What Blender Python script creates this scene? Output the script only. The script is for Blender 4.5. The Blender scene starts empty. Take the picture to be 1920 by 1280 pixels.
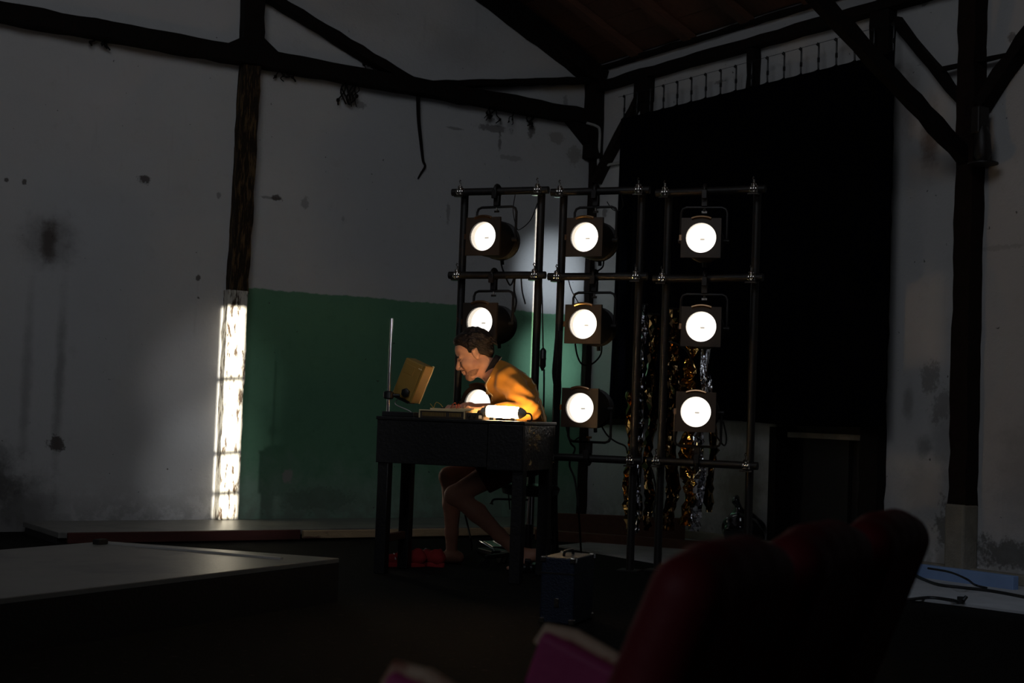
import bpy, bmesh, math, random
import numpy as np
from mathutils import Vector, Matrix
random.seed(4)
rng = np.random.default_rng(4)
S = bpy.context.scene
COL = S.collection
PI = math.pi
R_ = math.radians

# ------------------------------------------------------------------ camera
# the hall: corner of the gable wall and the right wall is the origin, X along the gable wall, Y into the gable wall
FPX, EYE = 2700.0, 0.85
ROLL, PITCH = math.atan(.037), math.atan(136 / 2700)
D1 = np.array([.8379, .5459]); D1 /= np.linalg.norm(D1)
N1 = np.array([-D1[1], D1[0]])
CORNER = np.array([.6035, 11.4629])
_F = np.array([0, math.cos(PITCH), math.sin(PITCH)])
_U0 = np.array([0, -math.sin(PITCH), math.cos(PITCH)])
_R0 = np.array([1., 0, 0])
_r = math.cos(ROLL) * _R0 + math.sin(ROLL) * _U0
_u = -math.sin(ROLL) * _R0 + math.cos(ROLL) * _U0

def to_world(p):
    q = np.array([p[0], p[1]]) - CORNER
    return Vector((float(q @ D1), float(q @ N1), float(p[2])))

def dir_world(a, b):
    return Vector((float(a * D1[0] + b * D1[1]), float(a * N1[0] + b * N1[1]), 0))

def ray(px, py):
    return FPX * _F + (px - 960) * _r - (py - 640) * _u

def Q(px, py, D):                       # survey point at forward distance D, viewing axes
    d = ray(px, py)
    return np.array([0, 0, EYE]) + d * D / d[1]

def P(px, py, D):                       # the same point in hall axes
    return to_world(Q(px, py, D))

def FL(px, py, z=0.):
    d = ray(px, py)
    return to_world(np.array([0, 0, EYE]) + d * (z - EYE) / d[2])

cam_d = bpy.data.cameras.new('camera')
cam = bpy.data.objects.new('camera', cam_d); COL.objects.link(cam)
def _dw(v):
    h = dir_world(v[0], v[1]); return Vector((h.x, h.y, v[2]))
_m = Matrix.Identity(4)
for i, v in enumerate((_dw(_r), _dw(_u), -_dw(_F))):
    for k in range(3): _m[k][i] = v[k]
_l = to_world((0, 0, EYE))
for k in range(3): _m[k][3] = _l[k]
cam.matrix_world = _m
cam_d.sensor_width = 36; cam_d.lens = FPX / 1920 * 36
cam_d.clip_start = .05; cam_d.clip_end = 100
cam_d.dof.use_dof = True; cam_d.dof.focus_distance = 7.75; cam_d.dof.aperture_fstop = 5.0
S.camera = cam

# ------------------------------------------------------------------ world, sun, daylight, added fill, exposure
S.view_settings.view_transform = 'Standard'; S.view_settings.look = 'None'
S.view_settings.gamma = 1; S.view_settings.use_curve_mapping = False
S.view_settings.exposure = 0.0
w = bpy.data.worlds.new('world'); S.world = w; w.use_nodes = True
w.node_tree.nodes['Background'].inputs[0].default_value = (.55, .68, 1, 1)
w.node_tree.nodes['Background'].inputs[1].default_value = .3

def lamp(name, kind, loc, target, energy, color, **kw):
    l = bpy.data.lights.new(name, kind); l.energy = energy; l.color = color
    for k, v in kw.items(): setattr(l, k, v)
    o = bpy.data.objects.new(name, l); COL.objects.link(o); o.location = loc
    o.rotation_euler = (Vector(target) - Vector(loc)).to_track_quat('-Z', 'Y').to_euler()
    return o
SUN = Vector((.15, 1, -.07))
lamp('sun', 'SUN', (0, 0, 8), Vector((0, 0, 8)) + SUN, 19, (1, .93, .78), angle=R_(.16))
lamp('ambient_fill', 'AREA', (-6.2, -6.4, 5.2), (-2.0, -.4, 1.7), 21, (.86, .92, 1), shape='RECTANGLE', size=4, size_y=2, spread=R_(120))  # unseen area lamp added to give the walls their dim ambient light
# daylight that spills through the two door gaps behind the camera
lamp('gap_daylight_a', 'SPOT', (-5.45, -14.6, 2.1), (-3.1, 0, .35), 900, (.95, .97, 1), spot_size=R_(4.6), spot_blend=1, shadow_soft_size=.05)
lamp('gap_daylight_d', 'SPOT', (-5.45, -14.6, 2.1), (-3.12, 0, .95), 620, (.95, .97, 1), spot_size=R_(4.6), spot_blend=1, shadow_soft_size=.05)
lamp('gap_daylight_b', 'SPOT', (-2.82, -14.6, 2.3), (-.36, 0, 1.95), 6200, (.78, .89, 1), spot_size=R_(3.2), spot_blend=1, shadow_soft_size=.05)
lamp('gap_daylight_c', 'SPOT', (-2.82, -14.6, 2.3), (-.34, 0, 1.25), 6200, (.78, .89, 1), spot_size=R_(3.2), spot_blend=1, shadow_soft_size=.05)
lamp('side_fill', 'AREA', (-10.2, -8.2, 2.6), (-3.2, -4.2, .4), 9, (.9, .9, 1), shape='RECTANGLE', size=1.2, size_y=1.6)  # dim fill added from the left for the seats and the man's legs
lamp('yard_daylight', 'SPOT', (-2.2, -6.6, 2.6), (-.72, -4.25, 0), 34, (.62, .76, 1), spot_size=R_(24), spot_blend=.7, shadow_soft_size=.12)

# ------------------------------------------------------------------ materials
def new_mat(name):
    m = bpy.data.materials.new(name); m.use_nodes = True
    return m, m.node_tree, m.node_tree.nodes['Principled BSDF']

def nd(nt, t, **inp):
    n = nt.nodes.new(t)
    for k, v in inp.items():
        key = int(k[1:]) if k[0] == 'i' and k[1:].isdigit() else k
        s = n.inputs[key]
        if hasattr(v, 'is_output'): nt.links.new(v, s)
        else: s.default_value = v
    return n

def c4(c): return (c[0], c[1], c[2], 1)

def mth(nt, op, a, b=None, c=None):
    n = nt.nodes.new('ShaderNodeMath'); n.operation = op
    for i, v in enumerate((a, b, c)):
        if v is None: continue
        if hasattr(v, 'is_output'): nt.links.new(v, n.inputs[i])
        else: n.inputs[i].default_value = v
    return n.outputs[0]

def mixc(nt, fac, a, b):
    n = nt.nodes.new('ShaderNodeMix'); n.data_type = 'RGBA'
    for s, v in ((n.inputs[0], fac), (n.inputs[6], a), (n.inputs[7], b)):
        if hasattr(v, 'is_output'): nt.links.new(v, s)
        else: s.default_value = v if isinstance(v, (int, float)) else c4(v)
    return n.outputs[2]

def smooth(nt, v, lo, hi):
    n = nt.nodes.new('ShaderNodeMapRange'); n.interpolation_type = 'SMOOTHSTEP'
    nt.links.new(v, n.inputs[0]); n.inputs[1].default_value = lo; n.inputs[2].default_value = hi
    return n.outputs[0]

def noise(nt, vec, scale, detail=3, rough=.55):
    n = nd(nt, 'ShaderNodeTexNoise', Scale=scale, Detail=detail, Roughness=rough)
    if vec is not None: nt.links.new(vec, n.inputs['Vector'])
    return n.outputs['Fac']

def mat(name, base, rough=.6, metal=0., var=.25, scale=18., bump=.12, bscale=70., coat=0., second=None, thr=(.5, .65), stretch=None, sheen=0., spec=.5):
    m, nt, b = new_mat(name)
    co = nd(nt, 'ShaderNodeTexCoord').outputs['Object']
    if stretch:
        mp = nd(nt, 'ShaderNodeMapping'); nt.links.new(co, mp.inputs[0]); mp.inputs['Scale'].default_value = stretch; co = mp.outputs[0]
    f = noise(nt, co, scale)
    dark = [x * (1 - var) for x in base]; light = [min(1, x * (1 + var)) for x in base]
    c = mixc(nt, f, dark, light)
    if second:
        c = mixc(nt, smooth(nt, noise(nt, co, scale * .45, 5, .65), *thr), c, second)
    nt.links.new(c, b.inputs['Base Color'])
    b.inputs['Roughness'].default_value = rough; b.inputs['Metallic'].default_value = metal
    b.inputs['Coat Weight'].default_value = coat; b.inputs['Specular IOR Level'].default_value = spec
    b.inputs['Sheen Weight'].default_value = sheen
    if bump:
        bn = nd(nt, 'ShaderNodeBump', Strength=bump, Distance=.01, Height=noise(nt, co, bscale, 4))
        nt.links.new(bn.outputs[0], b.inputs['Normal'])
    return m

def glow(name, color, strength):
    m, nt, b = new_mat(name)
    b.inputs['Base Color'].default_value = c4(color)
    b.inputs['Emission Color'].default_value = c4(color); b.inputs['Emission Strength'].default_value = strength
    co = nd(nt, 'ShaderNodeTexCoord').outputs['Object']
    nt.links.new(mth(nt, 'MULTIPLY', mth(nt, 'ADD', mth(nt, 'MULTIPLY', noise(nt, co, 30), .25), .87), strength), b.inputs['Emission Strength'])
    return m

def wall_mat(name, axis, stains_and_shade, green=False, base_rot=None):
    """lime plaster in hall coordinates; stains = (along, height, half width, half height, strength)"""
    m, nt, b = new_mat(name)
    pos = nd(nt, 'ShaderNodeNewGeometry').outputs['Position']
    sx = nd(nt, 'ShaderNodeSeparateXYZ', i0=pos)
    A, Z = sx.outputs[axis], sx.outputs[2]
    n1, n2, n3 = noise(nt, pos, 1.3, 4), noise(nt, pos, 9, 6, .65), noise(nt, pos, 45, 4, .6)
    c = mixc(nt, n1, (.47, .46, .45), (.56, .56, .56))
    c = mixc(nt, mth(nt, 'MULTIPLY', smooth(nt, n2, .55, .75), .25), c, (.36, .35, .33))
    specks = smooth(nt, noise(nt, pos, 26, 2, .5), .725, .76)
    if green:
        edge = mth(nt, 'ADD', Z, mth(nt, 'ADD', mth(nt, 'MULTIPLY', n2, .05), mth(nt, 'MULTIPLY', n1, .03)))
        gm = mth(nt, 'MULTIPLY', smooth(nt, edge, 1.697, 1.685), smooth(nt, A, -2.95, -2.94))
        gm = mth(nt, 'MULTIPLY', gm, smooth(nt, mth(nt, 'ADD', A, mth(nt, 'MULTIPLY', n2, .03)), -.02, -.03))
        g = mixc(nt, n1, (.10, .235, .135), (.135, .30, .175))
        g = mixc(nt, mth(nt, 'MULTIPLY', smooth(nt, n2, .5, .72), .3), g, (.065, .17, .095))
        low = smooth(nt, mth(nt, 'ADD', Z, mth(nt, 'MULTIPLY', n2, .7)), .95, .45)
        g = mixc(nt, mth(nt, "MULTIPLY", low, .6), g, (.27, .35, .29))
        c = mixc(nt, gm, c, g)
    low = smooth(nt, mth(nt, 'ADD', Z, mth(nt, 'MULTIPLY', n2, .6)), .72, .28)
    c = mixc(nt, mth(nt, 'MULTIPLY', low, mth(nt, 'MULTIPLY', smooth(nt, n2, .4, .6), .6)), c, (.16, .15, .13))
    c = mixc(nt, mth(nt, 'MULTIPLY', specks, .8), c, (.05, .045, .04))
    # runs of dirt under the rafters and beams
    streakv = nd(nt, 'ShaderNodeMapping'); nt.links.new(pos, streakv.inputs[0]); streakv.inputs['Scale'].default_value = (9, 9, .8)
    st = smooth(nt, noise(nt, streakv.outputs[0], 1.2, 5, .6), .62, .8)
    c = mixc(nt, mth(nt, 'MULTIPLY', st, .22), c, (.2, .19, .17))
    wob = mth(nt, 'MULTIPLY', mth(nt, 'SUBTRACT', n2, .5), 2.4)
    wob2 = mth(nt, 'MULTIPLY', mth(nt, 'SUBTRACT', n3, .5), 1.2)
    for s in stains_and_shade:
        a, z, ra, rz, k = s[:5]; colr = s[5] if len(s) > 5 else (.045, .03, .024); soft = s[6] if len(s) > 6 else .45
        da = mth(nt, 'MULTIPLY', mth(nt, 'SUBTRACT', A, a), 1 / ra); dz = mth(nt, 'MULTIPLY', mth(nt, 'SUBTRACT', Z, z), 1 / rz)
        d = mth(nt, 'SQRT', mth(nt, 'ADD', mth(nt, 'MULTIPLY', da, da), mth(nt, 'MULTIPLY', dz, dz)))
        d = mth(nt, 'ADD', d, mth(nt, 'ADD', wob, wob2) if soft < .6 else mth(nt, 'MULTIPLY', wob, .5))
        c = mixc(nt, mth(nt, 'MULTIPLY', smooth(nt, d, 1., 1 - soft), k), c, colr)
    nt.links.new(c, b.inputs['Base Color']); b.inputs['Roughness'].default_value = .85
    bn = nd(nt, 'ShaderNodeBump', Strength=.35, Distance=.02, Height=mth(nt, 'ADD', n2, mth(nt, 'MULTIPLY', n3, .4)))
    nt.links.new(bn.outputs[0], b.inputs['Normal'])
    return m

BR = (.05, .025, .015)
M = {}
M['gable'] = wall_mat('plaster_gable', 0, [
    (-3.67, 2.31, .05, .035, .85), (-2.724, 2.29, .045, .025, .85), (-2.505, 2.29, .035, .05, .4), (-2.76, 2.288, .1, .01, .5), (-3.146, 2.26, .02, .025, .5),
    (-3.262, 1.69, .022, .025, .85), (-4.55, 2.2, .018, .018, .8), (-4.44, 2.2, .016, .022, .8), (-2.2, 2.2, .02, .03, .3), (-1.335, 2.33, .02, .09, .4),
    (-4.268, 1.85, .075, .18, .85, BR, .7), (-4.26, 1.84, .27, .24, .55, (.1, .085, .075), .9),
    (-4.36, .9, .05, .85, .4, (.12, .11, .1), .9), (-4.155, .95, .05, .85, .5, (.11, .1, .09), .9),
    (-4.35, .1, .35, .4, .7, (.06, .055, .05), .9), (-4.155, .56, .07, .06, .85), (-4.55, .3, .25, .35, .8, (.05, .045, .04), .8),  # the two wide patches: shadow low on the left put into the colour
    (-2.174, 3.08, .05, .09, .6), (-2.1, 3.04, .06, .03, .5), (-.96, 3.03, .22, .035, .6), (-.9, 2.93, .02, .08, .6), (-.78, 2.82, .12, .025, .4, (.16, .13, .11)),
    (-.36, 3.03, .1, .05, .5, (.2, .16, .13)), (-.2, 2.92, .1, .08, .5, (.2, .17, .13)), (-.3, 3.3, .03, .1, .4), (-1.3, 2.98, .1, .012, .5), (-.62, 3.06, .04, .07, .7),
    (-2.3, 3.75, .9, .3, .2, (.18, .14, .1), .9), (-1.3, 3.6, .5, .25, .2, (.18, .14, .1), .9),
    (-2.55, .36, .05, .06, .7, (.36, .3, .29)), (-2.3, .2, .35, .1, .4, (.07, .09, .06)),
], green=True)
M['rwall'] = wall_mat('plaster_right', 1, [
    (-.46, 3.2, .03, .14, .3, (.2, .18, .16)), (-.38, 3.0, .04, .2, .35, (.2, .18, .16)), (-.17, 2.46, .05, .06, .6),
    (-3.3, 1.0, .06, .14, .5, (.15, .14, .125), .8), (-3.47, 1.15, .08, .14, .6, (.16, .145, .13), .5), (-3.55, 1.0, .1, .12, .55, (.17, .155, .14), .5), (-3.6, .8, .2, .3, .4, (.17, .16, .145), .9),
    (-3.42, .75, .08, .1, .5, (.1, .095, .085), .8), (-3.5, .45, .4, .3, .3, (.14, .135, .12), .8), (-3.63, .3, .12, .2, .7, (.09, .08, .06), .5), (-4.02, .17, .3, .1, .75, (.06, .055, .045), .5), (-4.2, .6, .4, .5, .3, (.13, .125, .12), .8),
    (-3.22, 2.85, .16, .35, .45, (.12, .06, .03), .9), (-3.42, 2.6, .1, .3, .75, (.12, .055, .025), .9), (-2.75, 3.3, .12, .12, .35, (.14, .08, .04), .9),
    (-1.5, 3.28, .06, .015, .5), (-3.35, 3.45, .05, .03, .6), (-4.0, 3.1, .04, .03, .6), (-1.85, .4, .4, .5, .7, (.13, .12, .075), .9), (-3.9, 1.9, .3, .02, .2),  # wide soft olive patch darkens the wall below the curtain
])
M['plain'] = mat('plain_plaster', (.42, .42, .42), .85, scale=3)
M['floor'] = mat('asphalt_floor', (.006, .0055, .005), .9, var=.5, scale=60, bump=.5, bscale=150, second=(.055, .05, .042), thr=(.57, .78), spec=.1)
M['timber'] = mat('old_timber', (.007, .0045, .0035), .85, var=.5, scale=14, bump=.7, bscale=40, second=(.018, .008, .005), thr=(.6, .75), stretch=(3, 3, 1), spec=.2)
M['timber_worn_sunlit'] = mat('worn_sunlit_timber', (.05, .028, .014), .75, var=.5, scale=20, bump=.8, bscale=45, second=(.6, .57, .5), thr=(.37, .52), stretch=(4, 4, .9))  # post where the sun strikes; its brightness is put into the pale streaks
M['rust'] = mat('rusty_timber', (.012, .006, .004), .85, var=.5, scale=16, bump=.6, second=(.16, .12, .09), thr=(.66, .74), spec=.2)
M['ochre_timber'] = mat('ochre_timber', (.022, .014, .008), .85, var=.6, scale=20, bump=.8, bscale=45, second=(.13, .08, .035), thr=(.48, .62), stretch=(6, 6, .7), spec=.2)
M['roof'] = mat('roof_boards', (.13, .055, .03), .7, var=.45, scale=9, bump=.5, stretch=(.6, 6, 6))
M['concrete'] = mat('stained_concrete', (.25, .22, .17), .85, var=.3, scale=14, bump=.5)
M['black_steel'] = mat('black_steel', (.010, .008, .007), .5, .0, var=.4, scale=30, bump=.15, second=(.045, .02, .012), thr=(.6, .72))
M['lamp_black'] = mat('lamp_black', (.012, .009, .008), .5, .0, var=.3, scale=30, bump=.08)
M['frame_brown'] = mat('heated_steel', (.05, .036, .026), .45, .2, var=.3, scale=20, bump=.05)
M['copper'] = mat('copper_clip', (.6, .36, .2), .3, 1., var=.2, scale=30, bump=.02)
M['silver'] = mat('zinc_coupler', (.72, .68, .62), .16, 1., var=.2, scale=50, bump=.08)
M['chrome'] = mat('chrome', (.75, .74, .78), .12, 1., var=.05, scale=10, bump=0)
M['inner'] = mat('reflector', (.7, .66, .6), .25, .8, var=.1, scale=40, bump=0)
M['lens'] = glow('lit_lens', (1, .95, .87), 1.25)
M['bulbshadow'] = glow('bulb_shadow', (.9, .82, .7), .45)  # dimmer glow that paints the bulb's shadow onto the lit lens
M['tube'] = glow('tube_glass', (1, .63, .29), 84)
M['grey_cap'] = mat('grey_cap', (.45, .4, .33), .5, var=.1, bump=.03)
M['black_paint'] = mat('black_paint', (.006, .0056, .0058), .45, var=.3, scale=12, bump=.22, bscale=60)
M['lit_rough_paint'] = mat('lit_rough_black_paint', (.035, .03, .03), .3, var=.5, scale=24, bump=1., bscale=55, coat=.5)  # the stand's black paint, lightened for the end that catches the light
M['black_plastic'] = mat('black_plastic', (.012, .012, .013), .4, var=.2, bump=.05)
M['cable'] = mat('black_rubber', (.01, .01, .01), .5, var=.2, bump=.03)
M['curtain'] = mat('navy_velvet', (.0022, .0022, .0042), 1., var=.3, scale=8, bump=.1, spec=.02)
M['skin'] = mat('skin', (.68, .34, .22), .5, var=.10, scale=30, bump=.08, bscale=160)
M['hair'] = mat('dark_hair', (.016, .008, .0045), .42, var=.5, scale=35, bump=.9, bscale=60, stretch=(1, 1, 2.5))
M['beard'] = mat('stubble', (.42, .21, .13), .7, var=.35, scale=90, bump=.5, bscale=200)
M['jersey'] = mat('mustard_jersey', (.56, .225, .018), .85, var=.08, scale=10, bump=.3, bscale=12, sheen=.1)
M['collar'] = mat('black_collar', (.012, .008, .008), .85, var=.2, bump=.2)
M['piping'] = mat('cream_piping', (.8, .68, .45), .7, var=.05, bump=.05)
M['shorts'] = mat('maroon_shorts', (.09, .012, .012), .9, var=.2, scale=10, bump=.3, bscale=14)
M['beige'] = mat('beige_plastic', (.36, .22, .045), .5, var=.08, scale=14, bump=.04)
M['cream'] = mat('cream_plastic', (.85, .68, .38), .45, var=.05, bump=.03)
M['dark_grille'] = mat('dark_grille', (.06, .04, .03), .6, var=.2, bump=.1)
M['red_wire'] = mat('red_wire', (.55, .08, .03), .5, bump=0)
M['yellow_wire'] = mat('yellow_wire', (.7, .45, .08), .5, bump=0)
M['red_canvas'] = mat('red_canvas', (.30, .012, .014), .85, var=.15, bump=.3, bscale=120)
M['white_rubber'] = mat('white_rubber', (.6, .58, .56), .6, var=.08, bump=.05)
M['case_blue'] = mat('navy_vinyl', (.006, .014, .035), .45, var=.3, scale=60, bump=.4, bscale=160)
M['seat_red'] = mat('crimson_vinyl', (.17, .006, .016), .6, var=.2, scale=8, bump=.15)
M['seat_purple'] = mat('magenta_vinyl', (.5, .07, .24), .6, var=.2, scale=8, bump=.15)
M['worn_pad'] = mat('worn_wood_pad', (.8, .62, .45), .6, var=.3, scale=14, bump=.3, second=(.35, .12, .08), thr=(.5, .62))
M['grey_deck'] = mat('grey_stage_paint', (.20, .195, .175), .38, var=.2, scale=6, bump=.08, second=(.14, .14, .13))
M['deck_dark'] = mat('dark_stage_side', (.012, .010, .010), .7, var=.3)
M['redwood'] = mat('red_board', (.07, .015, .010), .7, var=.35, scale=8, bump=.4, stretch=(1, 5, 5))
M['palewood'] = mat('pale_board', (.46, .32, .18), .7, var=.3, scale=8, bump=.4, second=(.12, .06, .04), thr=(.58, .66), stretch=(1, 5, 5))
M['brownwood'] = mat('brown_board', (.11, .04, .018), .65, var=.4, scale=7, bump=.4, stretch=(5, 1, 5))
M['blue_lit_board'] = mat('blue_lit_board', (.20, .30, .50), .6, var=.15, scale=7, bump=.1)  # pale board; the blue of the light is put into its colour
M['pale_floor'] = mat('pale_screed', (.42, .42, .42), .8, var=.2, scale=7, bump=.2)
M['gold_foil'] = mat('gold_foil', (.8, .48, .16), .07, 1., var=.3, scale=6, bump=.5, bscale=22)
M['bronze_foil'] = mat('bronze_foil', (.30, .2, .1), .07, 1., var=.4, scale=6, bump=.5, bscale=22)
M['silver_foil'] = mat('silver_foil', (.85, .85, .9), .06, 1., var=.2, scale=6, bump=.5, bscale=22)
M['bag'] = mat('black_polythene', (.012, .013, .017), .08, 0., var=.2, bump=.8, bscale=14, coat=1., spec=1.)
M['door'] = mat('dark_door', (.008, .006, .006), .6, var=.4, scale=9, bump=.3)
M['conduit'] = mat('grey_conduit', (.42, .41, .39), .5, var=.15, bump=.05)
M['eye'] = mat('eye_white', (.7, .65, .6), .2, bump=0)

# ------------------------------------------------------------------ mesh helpers
class MB:
    def __init__(s): s.v, s.f, s.sm = [], [], []
    def add(s, verts, faces, smooth=False):
        o = len(s.v); s.v += [Vector(x) for x in verts]
        s.f += [tuple(i + o for i in f) for f in faces]; s.sm += [smooth] * len(faces)
    def box(s, c, size, rot=None, rz=0.):
        c = Vector(c); h = [x / 2 for x in size]
        R = rot if rot is not None else Matrix.Rotation(rz, 3, 'Z')
        vs = [c + R @ Vector((x * h[0], y * h[1], z * h[2])) for x in (-1, 1) for y in (-1, 1) for z in (-1, 1)]
        s.add(vs, [(0, 1, 3, 2), (4, 6, 7, 5), (0, 4, 5, 1), (2, 3, 7, 6), (0, 2, 6, 4), (1, 5, 7, 3)]); return s
    def box2(s, lo, hi):
        return s.box([(a + b) / 2 for a, b in zip(lo, hi)], [abs(b - a) for a, b in zip(lo, hi)])
    def bar(s, a, b, wd, dp, up=(0, 0, 1), roll=0):       # rectangular bar from a to b; wd across, dp along 'up'
        a, b = Vector(a), Vector(b); z = (b - a); L = z.length; z.normalize()
        x = Vector(up).cross(z)
        if x.length < 1e-4: x = Vector((1, 0, 0)).cross(z)
        x.normalize(); y = z.cross(x)
        R = Matrix((x, y, z)).transposed()
        return s.box((a + b) / 2, (wd, dp, L), rot=R)
    def tube(s, path, r, n=8, caps=True, closed=False):
        pts = [Vector(p) for p in path]; m = len(pts)
        rr = r if hasattr(r, '__len__') else [r] * m
        vs, fs = [], []; prev = None
        for i, p in enumerate(pts):
            if closed: t = pts[(i + 1) % m] - pts[i - 1]
            else: t = pts[min(i + 1, m - 1)] - pts[max(i - 1, 0)]
            t.normalize()
            if prev is None:
                x = t.orthogonal().normalized()
            else:
                x = prev - t * prev.dot(t); x.normalize()
            prev = x; y = t.cross(x)
            for k in range(n):
                a = 2 * PI * k / n; vs.append(p + (x * math.cos(a) + y * math.sin(a)) * rr[i])
        for i in range(m if closed else m - 1):
            j = (i + 1) % m
            for k in range(n):
                q = (k + 1) % n; fs.append((i * n + k, i * n + q, j * n + q, j * n + k))
        if caps and not closed:
            fs.append(tuple(range(n))[::-1]); fs.append(tuple((m - 1) * n + k for k in range(n)))
        s.add(vs, fs, True); return s
    def cyl(s, a, b, r, n=16, r2=None):
        return s.tube([a, b], [r, r if r2 is None else r2], n)
    def lathe(s, c, axis, prof, n=24):                    # prof = [(distance along axis, radius)]
        c = Vector(c); t = Vector(axis).normalized(); x = t.orthogonal().normalized(); y = t.cross(x)
        vs, fs = [], []
        for d, r in prof:
            for k in range(n):
                a = 2 * PI * k / n; vs.append(c + t * d + (x * math.cos(a) + y * math.sin(a)) * max(r, 1e-4))
        for i in range(len(prof) - 1):
            for k in range(n):
                q = (k + 1) % n; fs.append((i * n + k, i * n + q, (i + 1) * n + q, (i + 1) * n + k))
        if prof[0][1] > 1e-3: fs.append(tuple(range(n))[::-1])
        if prof[-1][1] > 1e-3: fs.append(tuple((len(prof) - 1) * n + k for k in range(n)))
        s.add(vs, fs, True); return s
    def ball(s, c, r, n=12, sc=(1, 1, 1)):
        c = Vector(c); vs, fs = [], []; m = n // 2
        for i in range(m + 1):
            th = PI * i / m
            for k in range(n):
                a = 2 * PI * k / n
                vs.append(c + Vector((math.sin(th) * math.cos(a) * sc[0], math.sin(th) * math.sin(a) * sc[1], math.cos(th) * sc[2])) * r)
        for i in range(m):
            for k in range(n):
                q = (k + 1) % n; fs.append((i * n + k, (i + 1) * n + k, (i + 1) * n + q, i * n + q))
        s.add(vs, fs, True); return s
    def prism(s, poly, vec):
        poly = [Vector(p) for p in poly]; v = Vector(vec); n = len(poly)
        s.add(poly + [p + v for p in poly], [tuple(range(n))[::-1], tuple(range(n, 2 * n))] + [(i, (i + 1) % n, n + (i + 1) % n, n + i) for i in range(n)]); return s
    def build(s, name, m, parent=None, local=False, bevel=0., seg=2, solid=0., sub=0, flat=False):
        me = bpy.data.meshes.new(name)
        vs = s.v
        if parent is not None and not local:
            inv = full_matrix(parent).inverted(); vs = [inv @ v for v in vs]
        me.from_pydata([tuple(v) for v in vs], [], s.f)
        bm = bmesh.new(); bm.from_mesh(me)
        bmesh.ops.remove_doubles(bm, verts=bm.verts, dist=1e-6)
        bmesh.ops.recalc_face_normals(bm, faces=bm.faces); bm.to_mesh(me); bm.free()
        if not flat and any(s.sm):
            me.polygons.foreach_set('use_smooth', [True] * len(me.polygons)); me.set_sharp_from_angle(angle=R_(38))
        return link(name, me, m, parent, bevel, seg, solid, sub)

def link(name, me, m, parent=None, bevel=0., seg=2, solid=0., sub=0):
    me.materials.append(M[m] if isinstance(m, str) else m)
    o = bpy.data.objects.new(name, me); COL.objects.link(o)
    if parent is not None: o.parent = parent
    if sub: x = o.modifiers.new('subdivide', 'SUBSURF'); x.levels = x.render_levels = sub
    if solid: x = o.modifiers.new('thick', 'SOLIDIFY'); x.thickness = solid; x.offset = 0
    if bevel: x = o.modifiers.new('edge', 'BEVEL'); x.width = bevel; x.segments = seg; x.limit_method = 'ANGLE'
    return o

def full_matrix(o):
    m = Matrix.LocRotScale(o.location, o.rotation_euler, o.scale)
    return full_matrix(o.parent) @ m if o.parent else m

def tag(o, label=None, cat=None, group=None, kind=None):
    if label: o['label'] = label
    if cat: o['category'] = cat
    if group: o['group'] = group
    if kind: o['kind'] = kind
    return o

def thing(name, label, cat, loc=(0, 0, 0), rz=0., group=None):
    o = bpy.data.objects.new(name, None); COL.objects.link(o); o.location = loc; o.rotation_euler = (0, 0, rz)
    o.empty_display_size = .1
    return tag(o, label, cat, group)

def struct(o): o['kind'] = 'structure'; return o

def copy_tree(o, parent=None):
    c = o.copy(); COL.objects.link(c)
    if parent is not None: c.parent = parent
    for ch in [x for x in COL.objects if x.parent == o]: copy_tree(ch, c)
    return c

def catmull(pts, n=8):
    pts = [Vector(p) for p in pts]; out = []
    for i in range(len(pts) - 1):
        p0, p1, p2, p3 = pts[max(i - 1, 0)], pts[i], pts[i + 1], pts[min(i + 2, len(pts) - 1)]
        for k in range(n):
            t = k / n
            out.append(.5 * ((2 * p1) + (p2 - p0) * t + (2 * p0 - 5 * p1 + 4 * p2 - p3) * t * t + (3 * p1 - p0 - 3 * p2 + p3) * t ** 3))
    out.append(pts[-1]); return out

# ---- smooth solids from blended distance fields (people, clothes, soft things), meshed by surface nets
def seg_d(G, a, b, ra, rb):
    a = np.asarray(a, float); b = np.asarray(b, float); ba = b - a; L = ba @ ba + 1e-12
    px, py, pz = G[0] - a[0], G[1] - a[1], G[2] - a[2]
    t = np.clip((px * ba[0] + py * ba[1] + pz * ba[2]) / L, 0, 1)
    return np.sqrt((px - ba[0] * t) ** 2 + (py - ba[1] * t) ** 2 + (pz - ba[2] * t) ** 2) - (ra + (rb - ra) * t)

def ell_d(G, c, r, R=None):
    x, y, z = G[0] - c[0], G[1] - c[1], G[2] - c[2]
    if R is not None:
        x, y, z = (R[0, 0] * x + R[1, 0] * y + R[2, 0] * z), (R[0, 1] * x + R[1, 1] * y + R[2, 1] * z), (R[0, 2] * x + R[1, 2] * y + R[2, 2] * z)
    k0 = np.sqrt((x / r[0]) ** 2 + (y / r[1]) ** 2 + (z / r[2]) ** 2)
    k1 = np.sqrt((x / r[0] ** 2) ** 2 + (y / r[1] ** 2) ** 2 + (z / r[2] ** 2) ** 2) + 1e-9
    return k0 * (k0 - 1) / k1

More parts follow.
